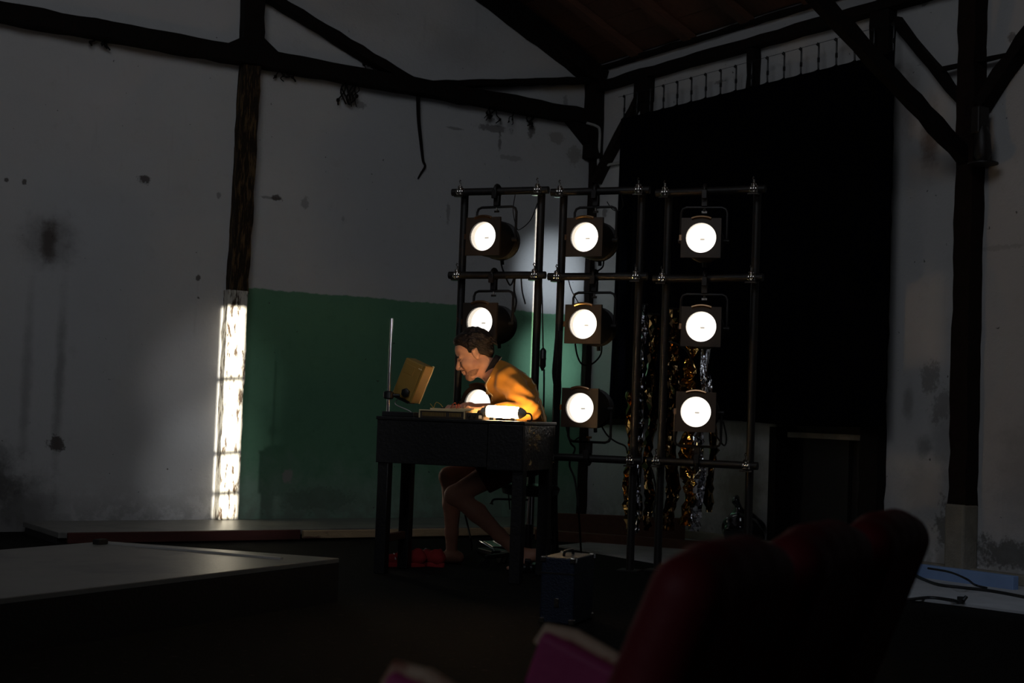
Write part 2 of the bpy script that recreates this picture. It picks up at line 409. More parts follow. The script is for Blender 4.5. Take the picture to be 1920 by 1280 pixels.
class Field:
    def __init__(s, lo, hi, res):
        s.lo = np.asarray(lo, float); s.res = res
        s.n = np.ceil((np.asarray(hi) - s.lo) / res).astype(int) + 1
        s.d = np.full(s.n, 9., np.float32)
    def win(s, lo, hi):
        a = np.maximum(0, np.floor((np.asarray(lo) - s.lo) / s.res).astype(int)); b = np.minimum(s.n, np.ceil((np.asarray(hi) - s.lo) / s.res).astype(int) + 1)
        b = np.maximum(b, a)
        sl = tuple(slice(x, y) for x, y in zip(a, b))
        G = [(np.arange(a[i], b[i]) * s.res + s.lo[i]).reshape([-1 if j == i else 1 for j in range(3)]) for i in range(3)]
        return sl, G
    def put(s, fn, lo, hi, k, sub=False):
        sl, G = s.win(np.asarray(lo) - k - .03, np.asarray(hi) + k + .03)
        cur = s.d[sl]
        if cur.size == 0: return
        d = fn(G)
        if sub: d = -d; cur2 = -cur; d = -d; h = np.clip(.5 + .5 * (cur2 - d) / max(k, 1e-5), 0, 1); s.d[sl] = -(cur2 * (1 - h) + d * h - k * h * (1 - h))
        else:
            h = np.clip(.5 + .5 * (cur - d) / max(k, 1e-5), 0, 1); s.d[sl] = cur * (1 - h) + d * h - k * h * (1 - h)
    def seg(s, a, b, ra, rb=None, k=.02, sub=False):
        rb = ra if rb is None else rb; a = np.asarray(a, float); b = np.asarray(b, float); m = max(ra, rb)
        s.put(lambda G: seg_d(G, a, b, ra, rb), np.minimum(a, b) - m, np.maximum(a, b) + m, k, sub)
    def ell(s, c, r, R=None, k=.02, sub=False):
        m = max(r); c = np.asarray(c, float)
        s.put(lambda G: ell_d(G, c, r, R), c - m, c + m, k, sub)
    def chain(s, pts, rad, k=.02):
        for i in range(len(pts) - 1): s.seg(pts[i], pts[i + 1], rad[i], rad[i + 1], k)
    def mesh(s):
        d = s.d; i8 = d < 0
        n = np.array(d.shape) - 1
        cs = [i8[a:n[0] + a, b:n[1] + b, c:n[2] + c] for a in (0, 1) for b in (0, 1) for c in (0, 1)]
        tot = sum(x.astype(np.int8) for x in cs)
        act = (tot > 0) & (tot < 8); ii = np.argwhere(act)
        vid = np.full(n, -1, np.int64); vid[act] = np.arange(len(ii))
        acc = np.zeros((len(ii), 3)); cnt = np.zeros(len(ii))
        cor = [(a, b, c) for a in (0, 1) for b in (0, 1) for c in (0, 1)]
        for p in cor:
            for ax in range(3):
                if p[ax]: continue
                q = list(p); q[ax] = 1
                da = d[ii[:, 0] + p[0], ii[:, 1] + p[1], ii[:, 2] + p[2]]; db = d[ii[:, 0] + q[0], ii[:, 1] + q[1], ii[:, 2] + q[2]]
                x = (da < 0) != (db < 0); t = np.where(x, da / np.where(np.abs(da - db) < 1e-9, 1, da - db), 0)
                v = np.tile(np.array(p, float), (len(ii), 1)); v[:, ax] = t
                acc[x] += v[x]; cnt[x] += 1
        V = s.lo + (ii + acc / cnt[:, None]) * s.res
        F = []
        for ax in range(3):
            o = [0, 1, 2]; o.remove(ax); u_, v_ = o
            sl0 = [slice(None)] * 3; sl1 = [slice(None)] * 3; sl0[ax] = slice(0, -1); sl1[ax] = slice(1, None)
            a0, a1 = i8[tuple(sl0)], i8[tuple(sl1)]
            e = np.argwhere(a0 != a1)
            e = e[(e[:, u_] > 0) & (e[:, v_] > 0) & (e[:, u_] < n[u_]) & (e[:, v_] < n[v_])]
            flip = a0[e[:, 0], e[:, 1], e[:, 2]]
            q = []
            for du, dv in ((1, 1), (0, 1), (0, 0), (1, 0)):
                c = e.copy(); c[:, u_] -= du; c[:, v_] -= dv; q.append(vid[c[:, 0], c[:, 1], c[:, 2]])
            q = np.stack(q, 1)
            if ax == 1: flip = ~flip
            q[~flip] = q[~flip][:, ::-1]; F.append(q)
        return V, np.concatenate(F)

def sdf_object(name, fld, m, parent=None, to=lambda V: V, smooth_it=0):
    V, F = fld.mesh(); W = to(V)
    if parent is not None:
        inv = np.array(full_matrix(parent).inverted()); W = W @ inv[:3, :3].T + inv[:3, 3]
    me = bpy.data.meshes.new(name); me.from_pydata(W.tolist(), [], F.tolist())
    bm = bmesh.new(); bm.from_mesh(me); bmesh.ops.recalc_face_normals(bm, faces=bm.faces); bm.to_mesh(me); bm.free()
    me.polygons.foreach_set('use_smooth', [True] * len(me.polygons))
    o = link(name, me, m, parent)
    if smooth_it: x = o.modifiers.new('relax', 'SMOOTH'); x.iterations = smooth_it; x.factor = .5
    return o

def view_to_world(V):
    q = V[:, :2] - CORNER
    return np.stack([q @ D1, q @ N1, V[:, 2]], 1)

# ================================================================== the hall
XL, YF, EAVE, SL = -13.0, -15.0, 3.63, .44
RIDGE_X = XL / 2; RIDGE_Z = EAVE - SL * RIDGE_X
struct(MB().box2((XL - .3, YF - 3, -.3), (.3, .3, 0)).build('floor', 'floor'))
b = MB()
b.prism([(XL - .3, 0, -.1), (.3, 0, -.1), (.3, 0, EAVE), (RIDGE_X, 0, RIDGE_Z), (XL - .3, 0, EAVE)], (0, .3, 0))
struct(b.build('wall_back', 'gable'))
b = MB()
WT = EAVE + .05
b.box2((0, YF, -.1), (.3, -3.0, WT)); b.box2((0, -2.17, -.1), (.3, 0, WT)); b.box2((0, -3.0, .95), (.3, -2.17, WT))
struct(b.build('wall_right', 'rwall'))
struct(MB().box2((XL - .3, YF, -.1), (XL, 0, EAVE)).build('wall_left', 'plain'))
# wall behind the camera: two tall gaps between its doors let the sun in
ax, az = -5.262, (1.13, 2.55); bx, bz = -2.772, (1.5, 3.50)
ga, gb = .073, .012
b = MB()
xs = [XL, ax - ga, ax + ga, bx - gb, bx + gb, 0]
for i in (0, 2, 4): b.box2((xs[i], YF - .04, 0), (xs[i + 1], YF, 4.2))
for (x0, x1, z) in ((xs[1], xs[2], az), (xs[3], xs[4], bz)):
    b.box2((x0, YF - .04, 0), (x1, YF, z[0])); b.box2((x0, YF - .04, z[1]), (x1, YF, 4.2))
for z in (2.06, 1.56, 1.29): b.bar((ax - .1, YF - .02, z - .004), (ax + .1, YF - .02, z + .012), .03, .03)
b.box2((XL, YF - .04, 4.2), (0, YF, RIDGE_Z + .3))
struct(b.build('wall_front', 'plain'))
# roof: two slopes with boards and rafters
ceil = thing('ceiling', None, None); struct(ceil)
b = MB()
for s in (0, 1):
    x0 = .3 if s == 0 else XL - .3; z0 = EAVE - SL * .3 if s == 0 else EAVE - SL * .3
    b.prism([(x0, .3, z0 + .06), (RIDGE_X, .3, RIDGE_Z + .06), (RIDGE_X, .3, RIDGE_Z + .16), (x0, .3, z0 + .16)], (0, YF - .4, 0))
b.build('roof_slab', 'roof', ceil)
pl = None
for i in range(26):                                           # roof boards run along the eave, laid up the slope
    x = -.02 - i * .19
    if pl is None:
        h = .02
        q = MB(); q.prism([(0, 0, 0), (-.184, 0, .184 * SL), (-.184, 0, .184 * SL + h), (0, 0, h)], (0, -8, 0))
        pl = q.build('roof_board', 'roof', ceil, local=True); o = pl
    else:
        o = pl.copy(); COL.objects.link(o)
    o.location = (x, -.02, EAVE + .035 - SL * x * 1.0 - (i % 2) * .004)
rf = None
for i in range(9):
    y = -.52 - i * .62
    if rf is None:
        q = MB(); q.prism([(-.01, 0, -.0), (-6.4, 0, -.0 + 6.39 * SL), (-6.4, 0, .06 + 6.39 * SL), (-.01, 0, .06)], (0, -.09, 0))
        rf = q.build('rafter', 'roof', ceil, local=True); o = rf
    else: o = rf.copy(); COL.objects.link(o)
    o.location = (0, y, EAVE - .02)

def timber(name, a, b_, wd, dp, up, m='timber', cuts=10, rough=.006):
    """an old hewn timber: a bar whose edges wander"""
    a, b_ = Vector(a), Vector(b_); z = (b_ - a); L = z.length; z.normalize(); x = Vector(up).cross(z).normalized(); y = z.cross(x)
    n = max(4, int(L * cuts)); vs, fs = [], []
    for i in range(n + 1):
        p = a + z * (L * i / n)
        for sx, sy in ((-1, -1), (1, -1), (1, 1), (-1, 1)):
            j = [random.uniform(-1, 1) * rough for _ in range(2)]
            vs.append(p + x * (sx * wd / 2 + j[0]) + y * (sy * dp / 2 + j[1]))
    for i in range(n):
        for k in range(4): q = (k + 1) % 4; fs.append((i * 4 + k, i * 4 + q, i * 4 + 4 + q, i * 4 + 4 + k))
    fs += [(3, 2, 1, 0), tuple(n * 4 + k for k in range(4))]
    t = MB(); t.add(vs, fs); return struct(t.build(name, m, bevel=.006))
UPY = (0, 1, 0); UPX = (1, 0, 0)
timber('trim_1', (-3.005, -.03, 0), (-3.005, -.03, 1.62), .145, .12, UPY, 'timber_worn_sunlit')
timber('trim_2', (-3.0, -.03, 1.6), (-2.98, -.03, 3.2), .13, .12, UPY, 'ochre_timber')
timber('trim_3', (-2.98, -.03, 3.2), (-2.98, -.03, 5.2), .15, .12, UPY, 'timber')
timber('trim_4', (-13, -.05, 3.24), (-.05, -.05, 3.225), .115, .14, UPY, 'timber', cuts=9)
timber('trim_5', (-7.0, -.06, 5.2), (-1.6, -.06, 3.2), .07, .1, UPY, 'timber')
timber('trim_6', (-1.75, -.06, 3.23), (-.05, -.06, 3.535), .045, .1, UPY, 'timber')
timber('trim_7', (-6.4, -.08, 3.58 + 6.4 * .445), (-.02, -.08, 3.54), .14, .16, UPY, 'timber')
timber('trim_8', (-.06, -.06, 2.9), (-.06, -.06, 3.62), .12, .12, UPY, 'timber')
timber('trim_9', (-.03, -.035, .05), (-.03, -.035, 3.0), .055, .06, UPY, 'rust')
b = MB(); b.prism([(-.33, -.1, 3.19), (-.04, -.1, 3.19), (-.04, -.1, 2.94)], (0, .1, 0)); struct(b.build('trim_10', 'timber', bevel=.005))
b = MB(); b.prism([(-3.25, -.1, 3.24), (-2.7, -.1, 3.22), (-2.92, -.1, 3.38), (-3.05, -.1, 3.36)], (0, .1, 0)); struct(b.build('trim_11', 'timber', bevel=.005))
# right wall frame
timber('trim_12', (-.04, 0, 3.475), (-.04, YF, 3.475), .07, .1, UPX, 'timber', cuts=6)
timber('trim_13', (-.02, 0, 3.63), (-.02, YF, 3.63), .03, .08, UPX, 'timber', cuts=6)
for i, (y, wd, z0) in enumerate(((-.71, .07, 0.), (-1.885, .065, 2.2), (-3.06, .15, 0.))):
    timber('trim_%d' % (14 + i), (-.04, y, z0), (-.04, y, 3.46), wd, .08, UPX, 'timber')
b = MB(); b.box2((-.09, -.755, 3.25), (0, -.60, 3.45)); struct(b.build('trim_17', 'timber', bevel=.01))
timber('trim_18', (-.04, -.62, 3.3), (-.04, -.09, 2.72), .06, .08, UPX, 'rust')
timber('trim_19', (-.05, -3.765, .42), (-.05, -3.765, 4.2), .125, .12, UPX, 'rust')
b = MB(); b.box2((-.13, -3.835, 0), (0, -3.70, .43)); struct(b.build('trim_20', 'concrete', bevel=.012))
timber('trim_21', (-.03, -3.16, 3.37), (-.03, -3.74, 2.71), .06, .05, UPX, 'timber')
timber('trim_22', (-.06, -4.5, 3.44), (-.06, -3.84, 2.72), .075, .1, UPX, 'timber')
timber('trim_23', (.0, -3.76, 2.375), (-2.3, -3.76, 3.71), .09, .07, (0, 1, 0), 'timber')
timber('trim_24', (-.3, -3.765, 3.72), (-6.4, -3.765, 6.3), .22, .16, UPY, 'timber', cuts=6)
timber('trim_25', (-.06, -3.56, 2.985), (-.06, -4.25, 2.985), .022, .05, UPX, 'timber')
timber('trim_26', (-.02, -.05, .845), (-.02, -.72, .845), .085, .04, UPX, 'rust')
# doorway under the curtain
door = thing('door_1', None, None, (0, -2.585, 0)); struct(door)
MB().box2((.12, -3.0, 0), (.16, -2.17, .95)).build('door_leaf', 'door', door)
for y in (-3.0, -2.17): MB().box2((-.03, y - .035, 0), (.28, y + .035, .83)).build('door_jamb', 'timber', door, bevel=.004)
MB().box2((-.025, -2.95, .765), (.14, -2.3, .80)).build('door_lintel', 'concrete', door, bevel=.004)
MB().box2((.08, -2.75, 0), (.12, -2.72, .76)).build('door_stile', 'door', door)

# pale screed along the right wall
MBp = MB(); MBp.prism([(0, -1.0, .001), (-1.35, -1.6, .001), (-1.35, -3.6, .001), (-1.05, -4.6, .001), (-.85, -5.6, .001), (0, -6.2, .001)], (0, 0, .012))
tag(MBp.build('screed_strip', 'pale_floor'), kind='structure')
b = MB(); b.prism([(-.06, -6, .012), (0, -6, .012), (0, 0, .012), (-.06, 0, .012)], (0, 0, .06)); struct(b.build('baseboard_right', 'concrete', bevel=.006))

# ------------------------------------------------------------------ low stage along the gable wall
lp = thing('low_platform', 'low grey platform running along the foot of the gable wall', 'platform', (-3, -.45, 0))
MB().box2((-4.35, -.84, .035), (-.08, -.06, .07)).build('deck', 'grey_deck', lp, bevel=.004)
MB().box2((-4.35, -.80, 0), (-.08, -.12, .035)).build('base', 'deck_dark', lp)
tag(MB().box2((-4.3, -.865, .006), (-2.83, -.835, .068)).build('front_board', 'redwood', lp, bevel=.004), 'dark red front board')
tag(MB().box2((-2.81, -.868, .012), (-.9, -.838, .062)).build('front_board', 'palewood', lp, bevel=.004), 'pale bare wood front board')

# ------------------------------------------------------------------ stage block in the left foreground
A, B_, C_ = FL(636, 1046, .19), FL(200, 1014, .19), FL(-260, 1152, .19)
Dd = C_ + (B_ - A)
sb = thing('stage_block', 'wide grey topped stage block with black sides in the near left', 'stage', ((A + C_) / 2).xy.to_3d())
b = MB(); b.prism([p - Vector((0, 0, .022)) for p in (A, B_, Dd, C_)], (0, 0, -.168)); b.build('side_panel', 'deck_dark', sb)
b = MB(); b.prism([A, B_, Dd, C_], (0, 0, -.022)); b.build('top_board', 'grey_deck', sb, bevel=.003)
e0, e1 = FL(205, 1019, .191), FL(528, 1048, .191)
MB().bar(e0 + Vector((0, 0, .003)), e1 + Vector((0, 0, .003)), .02, .008).build('edge_strip', 'conduit', sb)
b = MB(); c = FL(188, 1020, .19); b.box(c + Vector((0, 0, .012)), (.06, .04, .024), rz=.5); b.build('corner_block', 'deck_dark', sb, bevel=.004)

# ------------------------------------------------------------------ boards by the right wall
def plank(a, b_, h, t, m, label):
    a, b_ = Vector(a), Vector(b_); o = MB().bar((a + Vector((0, 0, h / 2))), (b_ + Vector((0, 0, h / 2))), t, h)
    return tag(o.build('plank', m, bevel=.004), label, 'plank')
plank((-.95, -.94, .0), (-.2, -1.5, .0), .17, .035, 'brownwood', 'tall brown plank on edge behind the black stool and stand')
plank((-1.18, -1.1, .0), (-.52, -2.1, .0), .07, .06, 'brownwood', 'low brown wooden batten on the floor behind the lamp rigs')
a, b_ = FL(1690, 1095, .012), FL(1872, 1098, .012)
plank((-.30, -3.35, .0), (-.24, -4.28, .0), .085, .05, 'blue_lit_board', 'pale board in blue light at the foot of the right wall')

# ------------------------------------------------------------------ curtain
cu = thing('curtain', 'tall black stage curtain hung on hooks over the right wall', 'curtain', (-.14, -1.87, .85))
ys0, ys1, NH = -.50, -3.25, 18
hk = [ys0 - .03 + (ys1 + .06 - ys0) * i / (NH - 1) for i in range(NH)]
nu, nv = 240, 24
vs, fs = [], []
for i in range(nu + 1):
    y = ys0 + (ys1 - ys0) * i / nu
    ph = (y - hk[0]) / (hk[1] - hk[0])
    top = 3.165 - .036 * math.sin(PI * (ph % 1)) ** .8
    for j in range(nv + 1):
        t = j / nv; z = top + (.855 + .012 * math.sin(y * 3) - top) * t
        x = -.14 + .026 * math.cos(2 * PI * ph) * (1 - .55 * t) + .018 * math.sin(y * 9 + 2 * t) * t
        vs.append((x, y + .012 * math.sin(ph * 6.28) * (1 - t), z))
for i in range(nu):
    for j in range(nv): k = i * (nv + 1) + j; fs.append((k, k + 1, k + nv + 2, k + nv + 1))
b = MB(); b.add(vs, fs, True); b.build('cloth', 'curtain', cu, solid=.006)
MB().tube([(-.115, ys0 + .05, 3.325), (-.115, ys1 - .05, 3.325)], .0016, 6).build('hanging_wire', 'cable', cu)
hkm = None
for y in hk:
    if hkm is None:
        q = MB(); q.tube([(0, 0, .15), (.0, 0, .165), (.0, .01, .172), (0, .02, .165), (0, .0, .15), (0, 0, .09), (0, .002, .05), (0, 0, 0), (-.0, -.008, -.012)], .006, 6)
        q.box((0, 0, .06), (.012, .012, .03))
        hkm = q.build('hook', 'cable', cu, local=True); o = hkm
    else: o = hkm.copy(); COL.objects.link(o)
    o.location = Vector((-.115, y, 3.155)) - cu.location

# ------------------------------------------------------------------ conduit, straps, fittings on the walls
b = MB(); b.tube(catmull([(-.17, -.12, 3.165), (-.07, -.125, 3.15), (-.045, -.125, 3.11), (-.04, -.12, 3.0), (-.03, -.1, 2.86), (-.02, -.13, 2.835), (-.03, -.25, 2.835), (-.03, -.62, 2.84)], 5), .011, 8)
tag(b.build('conduit', 'conduit'), 'thin grey conduit bent around the top of the wall corner', 'conduit')
b = MB(); pts = catmull([(-1.66, -.05, 3.19), (-1.635, -.03, 3.0), (-1.60, -.02, 2.82), (-1.575, -.015, 2.70), (-1.555, -.012, 2.66), (-1.59, -.012, 2.60), (-1.61, -.01, 2.56)], 6)
b.tube(pts, [.016 - .011 * i / (len(pts) - 1) for i in range(len(pts))], 6)
tag(b.build('torn_strap', 'timber'), 'torn dark strap hanging from the beam on the gable wall', 'strap')
def tuft(x, z, n, drop, wide, label):
    q = MB()
    for k in range(n):
        x0 = x + random.uniform(-wide, wide); pts = [(x0, -.06, z)]; px_ = x0; pz = z
        for i in range(4):
            px_ += random.uniform(-.035, .035); pz -= drop * random.uniform(.1, .34); pts.append((px_, -.04 + random.uniform(-.015, .01), pz))
        q.tube(catmull(pts, 3), random.uniform(.003, .007), 5)
        q.ball(pts[random.choice((2, 3))], random.uniform(.008, .016), 6)
    return tag(q.build('cobweb_tuft', 'timber'), label, 'cobweb', kind='stuff')
tuft(-2.19, 3.17, 9, .16, .07, 'thick dark cobweb tuft under the gable beam, nearest the tall timber post')
tuft(-.95, 3.17, 8, .11, .2, 'wide dark cobweb tuft under the gable beam above the first lamp rig')
tuft(-.62, 3.17, 4, .1, .04, 'small dark cobweb tuft under the gable beam near its wall end')
tuft(-2.02, 3.36, 5, .1, .06, 'cobweb tuft hanging from the slanting strut on the gable wall')
tuft(-2.72, 3.18, 4, .08, .05, 'small cobweb tuft under the beam right beside the tall timber post')
tuft(-4.0, 3.18, 4, .06, .08, 'small cobweb tuft under the long beam above the dark wall stain')
wf = thing('wall_fixture', 'dark metal fixture hanging off the right hand timber column', 'fixture', (-.12, -3.9, 2.4))
MB().box((-.12, -3.885, 2.62), (.09, .06, .16)).build('bracket', 'black_steel', wf, bevel=.01)
b = MB(); b.lathe((-.12, -3.9, 2.58), (0, -.06, -1), [(0, .03), (.05, .045), (.16, .05), (.2, .03)], 14); b.build('housing', 'black_steel', wf)
b = MB(); b.lathe((-.12, -3.912, 2.385), (0, 0, -1), [(0, .03), (.012, .085), (.02, .085)], 16); b.build('shade', 'black_steel', wf)

# ------------------------------------------------------------------ lamp rigs
def rig(label, pxA, DA, pxB, DB, zs, over=(.06, .06)):
    a, c = P(pxA, 515, DA), P(pxB, 515, DB); a.z = c.z = 0
    t = thing('lamp_rig', label, 'lamp rig', (a + c) / 2, group='black steel lamp rigs')
    d = (c - a).normalized(); nrm = Vector((d.y, -d.x, 0))
    if nrm.dot(cam.matrix_world.translation - a) < 0: nrm = -nrm
    for p in (a, c):
        q = MB(); q.cyl(p, p + Vector((0, 0, zs[0] + .015)), .0225, 14); q.build('post', 'black_steel', t)
        q = MB(); q.box(p + Vector((0, 0, .004)), (.12, .12, .008), rz=math.atan2(d.y, d.x)); q.build('foot_plate', 'black_steel', t)
    for z in zs:
        o = nrm * .048
        q = MB(); q.cyl(a - d * over[0] + o + Vector((0, 0, z)), c + d * over[1] + o + Vector((0, 0, z)), .0215, 14); q.build('bar', 'black_steel', t)
        for p in (a, c):
            make_coupler(t, p + nrm * .07 + Vector((0, 0, z)), math.atan2(nrm.x, -nrm.y))
    return t, a, c, d, nrm
_cp = {}
def make_coupler(t, loc, rz):
    inv = full_matrix(t).inverted()
    if not _cp:
        q = MB()
        for k in (-1, 0, 1): q.ball((k * .0135, -.004, -.002), .0125, 10, (1, 1, 1.3))
        q.lathe((0, .012, 0), (0, 0, 1), [(-.024, .018), (-.018, .026), (.014, .026), (.022, .016)], 16)
        q.box((0, -.004, -.03), (.056, .04, .008))
        q.ball((0, -.002, .024), .014, 10, (1.2, 1, .8))
        cpl = q.build('coupler', 'silver', t, local=True)
        q = MB(); q.cyl((0, 0, .03), (0, 0, .052), .005, 8); q.tube([(-.002, 0, .05), (-.007, 0, .058), (-.003, 0, .068), (.002, 0, .062)], .0035, 6)
        bolt = q.build('wing_bolt', 'silver', cpl, local=True)
        _cp['c'], _cp['b'] = cpl, bolt; o = cpl
    else:
        o = _cp['c'].copy(); COL.objects.link(o); o.parent = t
        bb = _cp['b'].copy(); COL.objects.link(bb); bb.parent = o
    o.location = inv @ loc; o.rotation_euler = (0, 0, rz)
ZT, ZM, ZB = 2.135, 1.647, .617
rigs = [rig('black pipe lamp rig beside the green wall, behind the seated man', 866, 8.42, 1010, 8.24, (ZT, ZM, ZB)),
        rig('black pipe lamp rig standing in front of the wall corner', 1052, 8.28, 1199, 8.1, (ZT, ZM, ZB)),
        rig('black pipe lamp rig standing before the black curtain', 1250, 8.16, 1416, 7.92, (ZT, ZM, ZB))]

def make_lamp(name, square, flip, label):
    t = thing(name, label, 'stage lamp', group='lit stage lamps on the rigs')
    L, r = .13, .110
    body = MB(); body.lathe((0, 0, 0), (0, 1, 0), [(-L + .06, .088), (-L + .006, .088), (-L + .006, r - .006), (-L + .03, r), (.09, r), (.13, r * .95), (.16, r * .78), (.18, r * .5), (.185, 0)], 28)
    body.f = [f for f in body.f if len(f) <= 4]; body.sm = [True] * len(body.f)
    bd = body.build('body', 'lamp_black', t, local=True)
    for k in range(5):
        q = MB(); q.lathe((0, .10 - .014 * k, 0), (0, 1, 0), [(0, r), (.002, r + .003), (.004, r)], 28)
        if k == 0: fins = q
        else: fins.add(q.v, q.f, True)
    fins.f = [f for f in fins.f if len(f) <= 4]; fins.sm = [True] * len(fins.f)
    fins.build('cooling_rib', 'lamp_black', bd, local=True)
    # gel frame with a round opening
    n = 32; hs = .109; ro = .083
    q = MB(); vs = []
    for z, yy in ((0, -L - .012), (1, -L + .004)):
        for k in range(n):
            a = 2 * PI * k / n; cx, cz = math.cos(a), math.sin(a)
            m_ = hs / max(abs(cx), abs(cz)) if square else hs
            vs.append((cx * ro, yy, cz * ro)); vs.append((cx * m_, yy, cz * m_))
    fs = []
    for k in range(n):
        j = (k + 1) % n; o = 2 * n
        fs += [(2 * k, 2 * k + 1, 2 * j + 1, 2 * j), (o + 2 * k, o + 2 * j, o + 2 * j + 1, o + 2 * k + 1), (2 * k + 1, o + 2 * k + 1, o + 2 * j + 1, 2 * j + 1), (2 * k, 2 * j, o + 2 * j, o + 2 * k)]
    q.add(vs, fs); q.build('gel_frame' if square else 'front_ring', 'frame_brown', t, local=True)
    q = MB(); q.lathe((0, -L + .05, 0), (0, -1, 0), [(0, .081), (.048, .0835)], 28); q.f = [f for f in q.f if len(f) <= 4]; q.sm = [True] * len(q.f)
    q.build('reflector_rim', 'inner', t, local=True)
    q = MB(); q.lathe((0, -L + .045, 0), (0, -1, 0), [(-.004, .082), (.0, .082), (.006, .06), (.010, .03), (.0115, 0)], 28); ln = q.build('lens', 'lens', t, local=True)
    q = MB(); q.box((.004, -L + .0325, -.004), (.024, .003, .008)); q.build('bulb_shadow', 'bulbshadow', ln, local=True)
    q = MB(); pts = [(math.sin(a) * .12, -L - .014, math.cos(a) * .105 + .010) for a in np.linspace(-.46, .46, 11)]; q.tube(pts, .008, 8); q.build('retaining_clip', 'copper', t, local=True)
    q = MB(); q.box((-.112, -L - .006, .0), (.014, .012, .03)); q.build('side_clip', 'copper', t, local=True)
    s = -1 if flip else 1; yw, yh = .128, .19
    path = [(-yw, .02, 0), (-yw, .02, s * .12), (-yw, .02, s * (yh - .03)), (-yw + .009, .02, s * (yh - .009)), (-yw + .03, .02, s * yh), (0, .02, s * yh), (yw - .03, .02, s * yh), (yw - .009, .02, s * (yh - .009)), (yw, .02, s * (yh - .03)), (yw, .02, s * .12), (yw, .02, 0)]
    q = MB(); q.tube(path, .0075, 8)
    for sx in (-1, 1): q.cyl((sx * .105, .02, 0), (sx * .142, .02, 0), .014, 10)
    q.build('yoke', 'lamp_black', t, local=True)
    q = MB(); q.box((0, .02, s * (yh + .035)), (.034, .03, .06)); q.tube([(0, .02 + .034 * math.cos(a), s * (yh + .092) + .034 * math.sin(a)) for a in np.linspace(0, 2 * PI, 15)[:-1]], .011, 8, closed=True)
    q.box((0, -.02, s * (yh + .07)), (.03, .014, .05)); hc = q.build('hook_clamp', 'lamp_black', t, local=True, bevel=.003)
    q = MB(); q.cyl((0, .02, s * (yh - .022)), (0, .02, s * (yh + .01)), .006, 8); q.box((0, .02, s * (yh - .026)), (.03, .006, .012)); q.build('wing_bolt', 'silver', hc, local=True)
    q = MB(); q.cyl((.0, .11, -.105), (.0, .115, -.135), .011, 10); q.build('cable_gland', 'lamp_black', t, local=True)
    return t
names = [('upper', 0), ('middle', 1), ('lower', 2)]
spots = [[(909, 449), (903, 604), (899, 748)], [(1099, 446), (1096, 603), (1090, 757)], [(1315, 441), (1315, 600), (1305, 760)]]
where = ['the rig beside the green wall', 'the rig at the wall corner', 'the rig before the black curtain']
row = ['lit stage lamp hanging from the topmost bar of ', 'lit stage lamp hanging from the second bar of ', 'lit stage lamp standing on the bottom bar of ']
protoH = protoS = None
lamps = []
for ri, (t, a, c, d, nrm) in enumerate(rigs):
    for li, (px, py) in enumerate(spots[ri]):
        lab = row[li] + where[ri]
        if ri == 0 and li == 2: o = make_lamp('stage_lamp', False, True, 'lit round fronted stage lamp behind the man and the glowing tube')
        elif li == 2:
            o = copy_tree(protoS) if protoS else make_lamp('stage_lamp', True, True, lab); protoS = protoS or o
        else:
            o = copy_tree(protoH) if protoH else make_lamp('stage_lamp', True, False, lab); protoH = protoH or o
        if not (ri == 0 and li == 2): o['label'] = lab
        # under (or on) the bar, at the bar's own distance
        lens = None; best = None
        yawv = (-.47 if ri == 0 else -.43 if ri == 1 else -.22)
        fdir = dir_world(math.sin(yawv), -math.cos(yawv)); rz = math.atan2(fdir.x, -fdir.y)
        zb = (ZT, ZM, ZB)[li]; zc = zb - .282 if li < 2 else zb + .282
        for s in np.linspace(-.1, 1.1, 241):             # find the place along the bar that puts the lens where it was surveyed
            pv = a + (c - a) * s + nrm * .048 - Vector((-math.sin(rz) * .02, math.cos(rz) * .02, 0))
            lc = pv + fdir * .115
            v = lc - cam.matrix_world.translation
            q_ = Vector((v.x * D1[0] + v.y * N1[0], v.x * D1[1] + v.y * N1[1], v.z)); q_.z = zc - EYE
            vv = np.array(q_); depth = vv @ _F; ppx = 960 + FPX * (vv @ _r) / depth
            if best is None or abs(ppx - px) < best[0]: best = (abs(ppx - px), pv)
        o.location = (best[1].x, best[1].y, zc); o.rotation_euler = (0, 0, rz)
        lamps.append(o)

# ------------------------------------------------------------------ black stand (table)
FLg = np.array([-.646, 7.514]); ang = R_(-18.7)
tx = np.array([math.cos(ang), math.sin(ang)]); ty = np.array([-math.sin(ang), math.cos(ang)])
TW, TD, TZ, TA = .80, .55, .815, .575
TO = FLg + tx * -.03 + ty * -.03
def T(x, y, z):                                            # table coordinates: along the front, back, up
    q = TO + tx * x + ty * y; return to_world((q[0], q[1], z))
trz = math.atan2((T(1, 0, 0) - T(0, 0, 0)).y, (T(1, 0, 0) - T(0, 0, 0)).x)
tb = thing('work_stand', 'black painted wooden stand with deep apron and four square legs', 'table', T(TW / 2, TD / 2, 0), trz)
def tbox(lo, hi):
    c = T((lo[0] + hi[0]) / 2, (lo[1] + hi[1]) / 2, (lo[2] + hi[2]) / 2)
    return MB().box(c, [abs(b - a) for a, b in zip(lo, hi)], rz=trz)
tbox((-.006, -.006, TZ - .018), (TW + .006, TD + .006, TZ)).build('top_board', 'black_paint', tb, bevel=.004)
tbox((0, 0, TA), (TW - .19, .022, TZ - .018)).build('front_apron', 'black_paint', tb, bevel=.003)
tbox((TW - .188, -.003, TA - .01), (TW - .0, .02, TZ - .018)).build('front_apron', 'black_paint', tb, bevel=.004)
tbox((TW - .022, .022, TA - .01), (TW, TD - .022, TZ - .018)).build('end_apron', 'lit_rough_paint', tb, bevel=.003)
tbox((0, .022, TA), (.022, TD - .022, TZ - .018)).build('end_apron', 'black_paint', tb, bevel=.003)
tbox((0, TD - .022, TA + .12), (TW, TD, TZ - .018)).build('back_apron', 'black_paint', tb, bevel=.003)
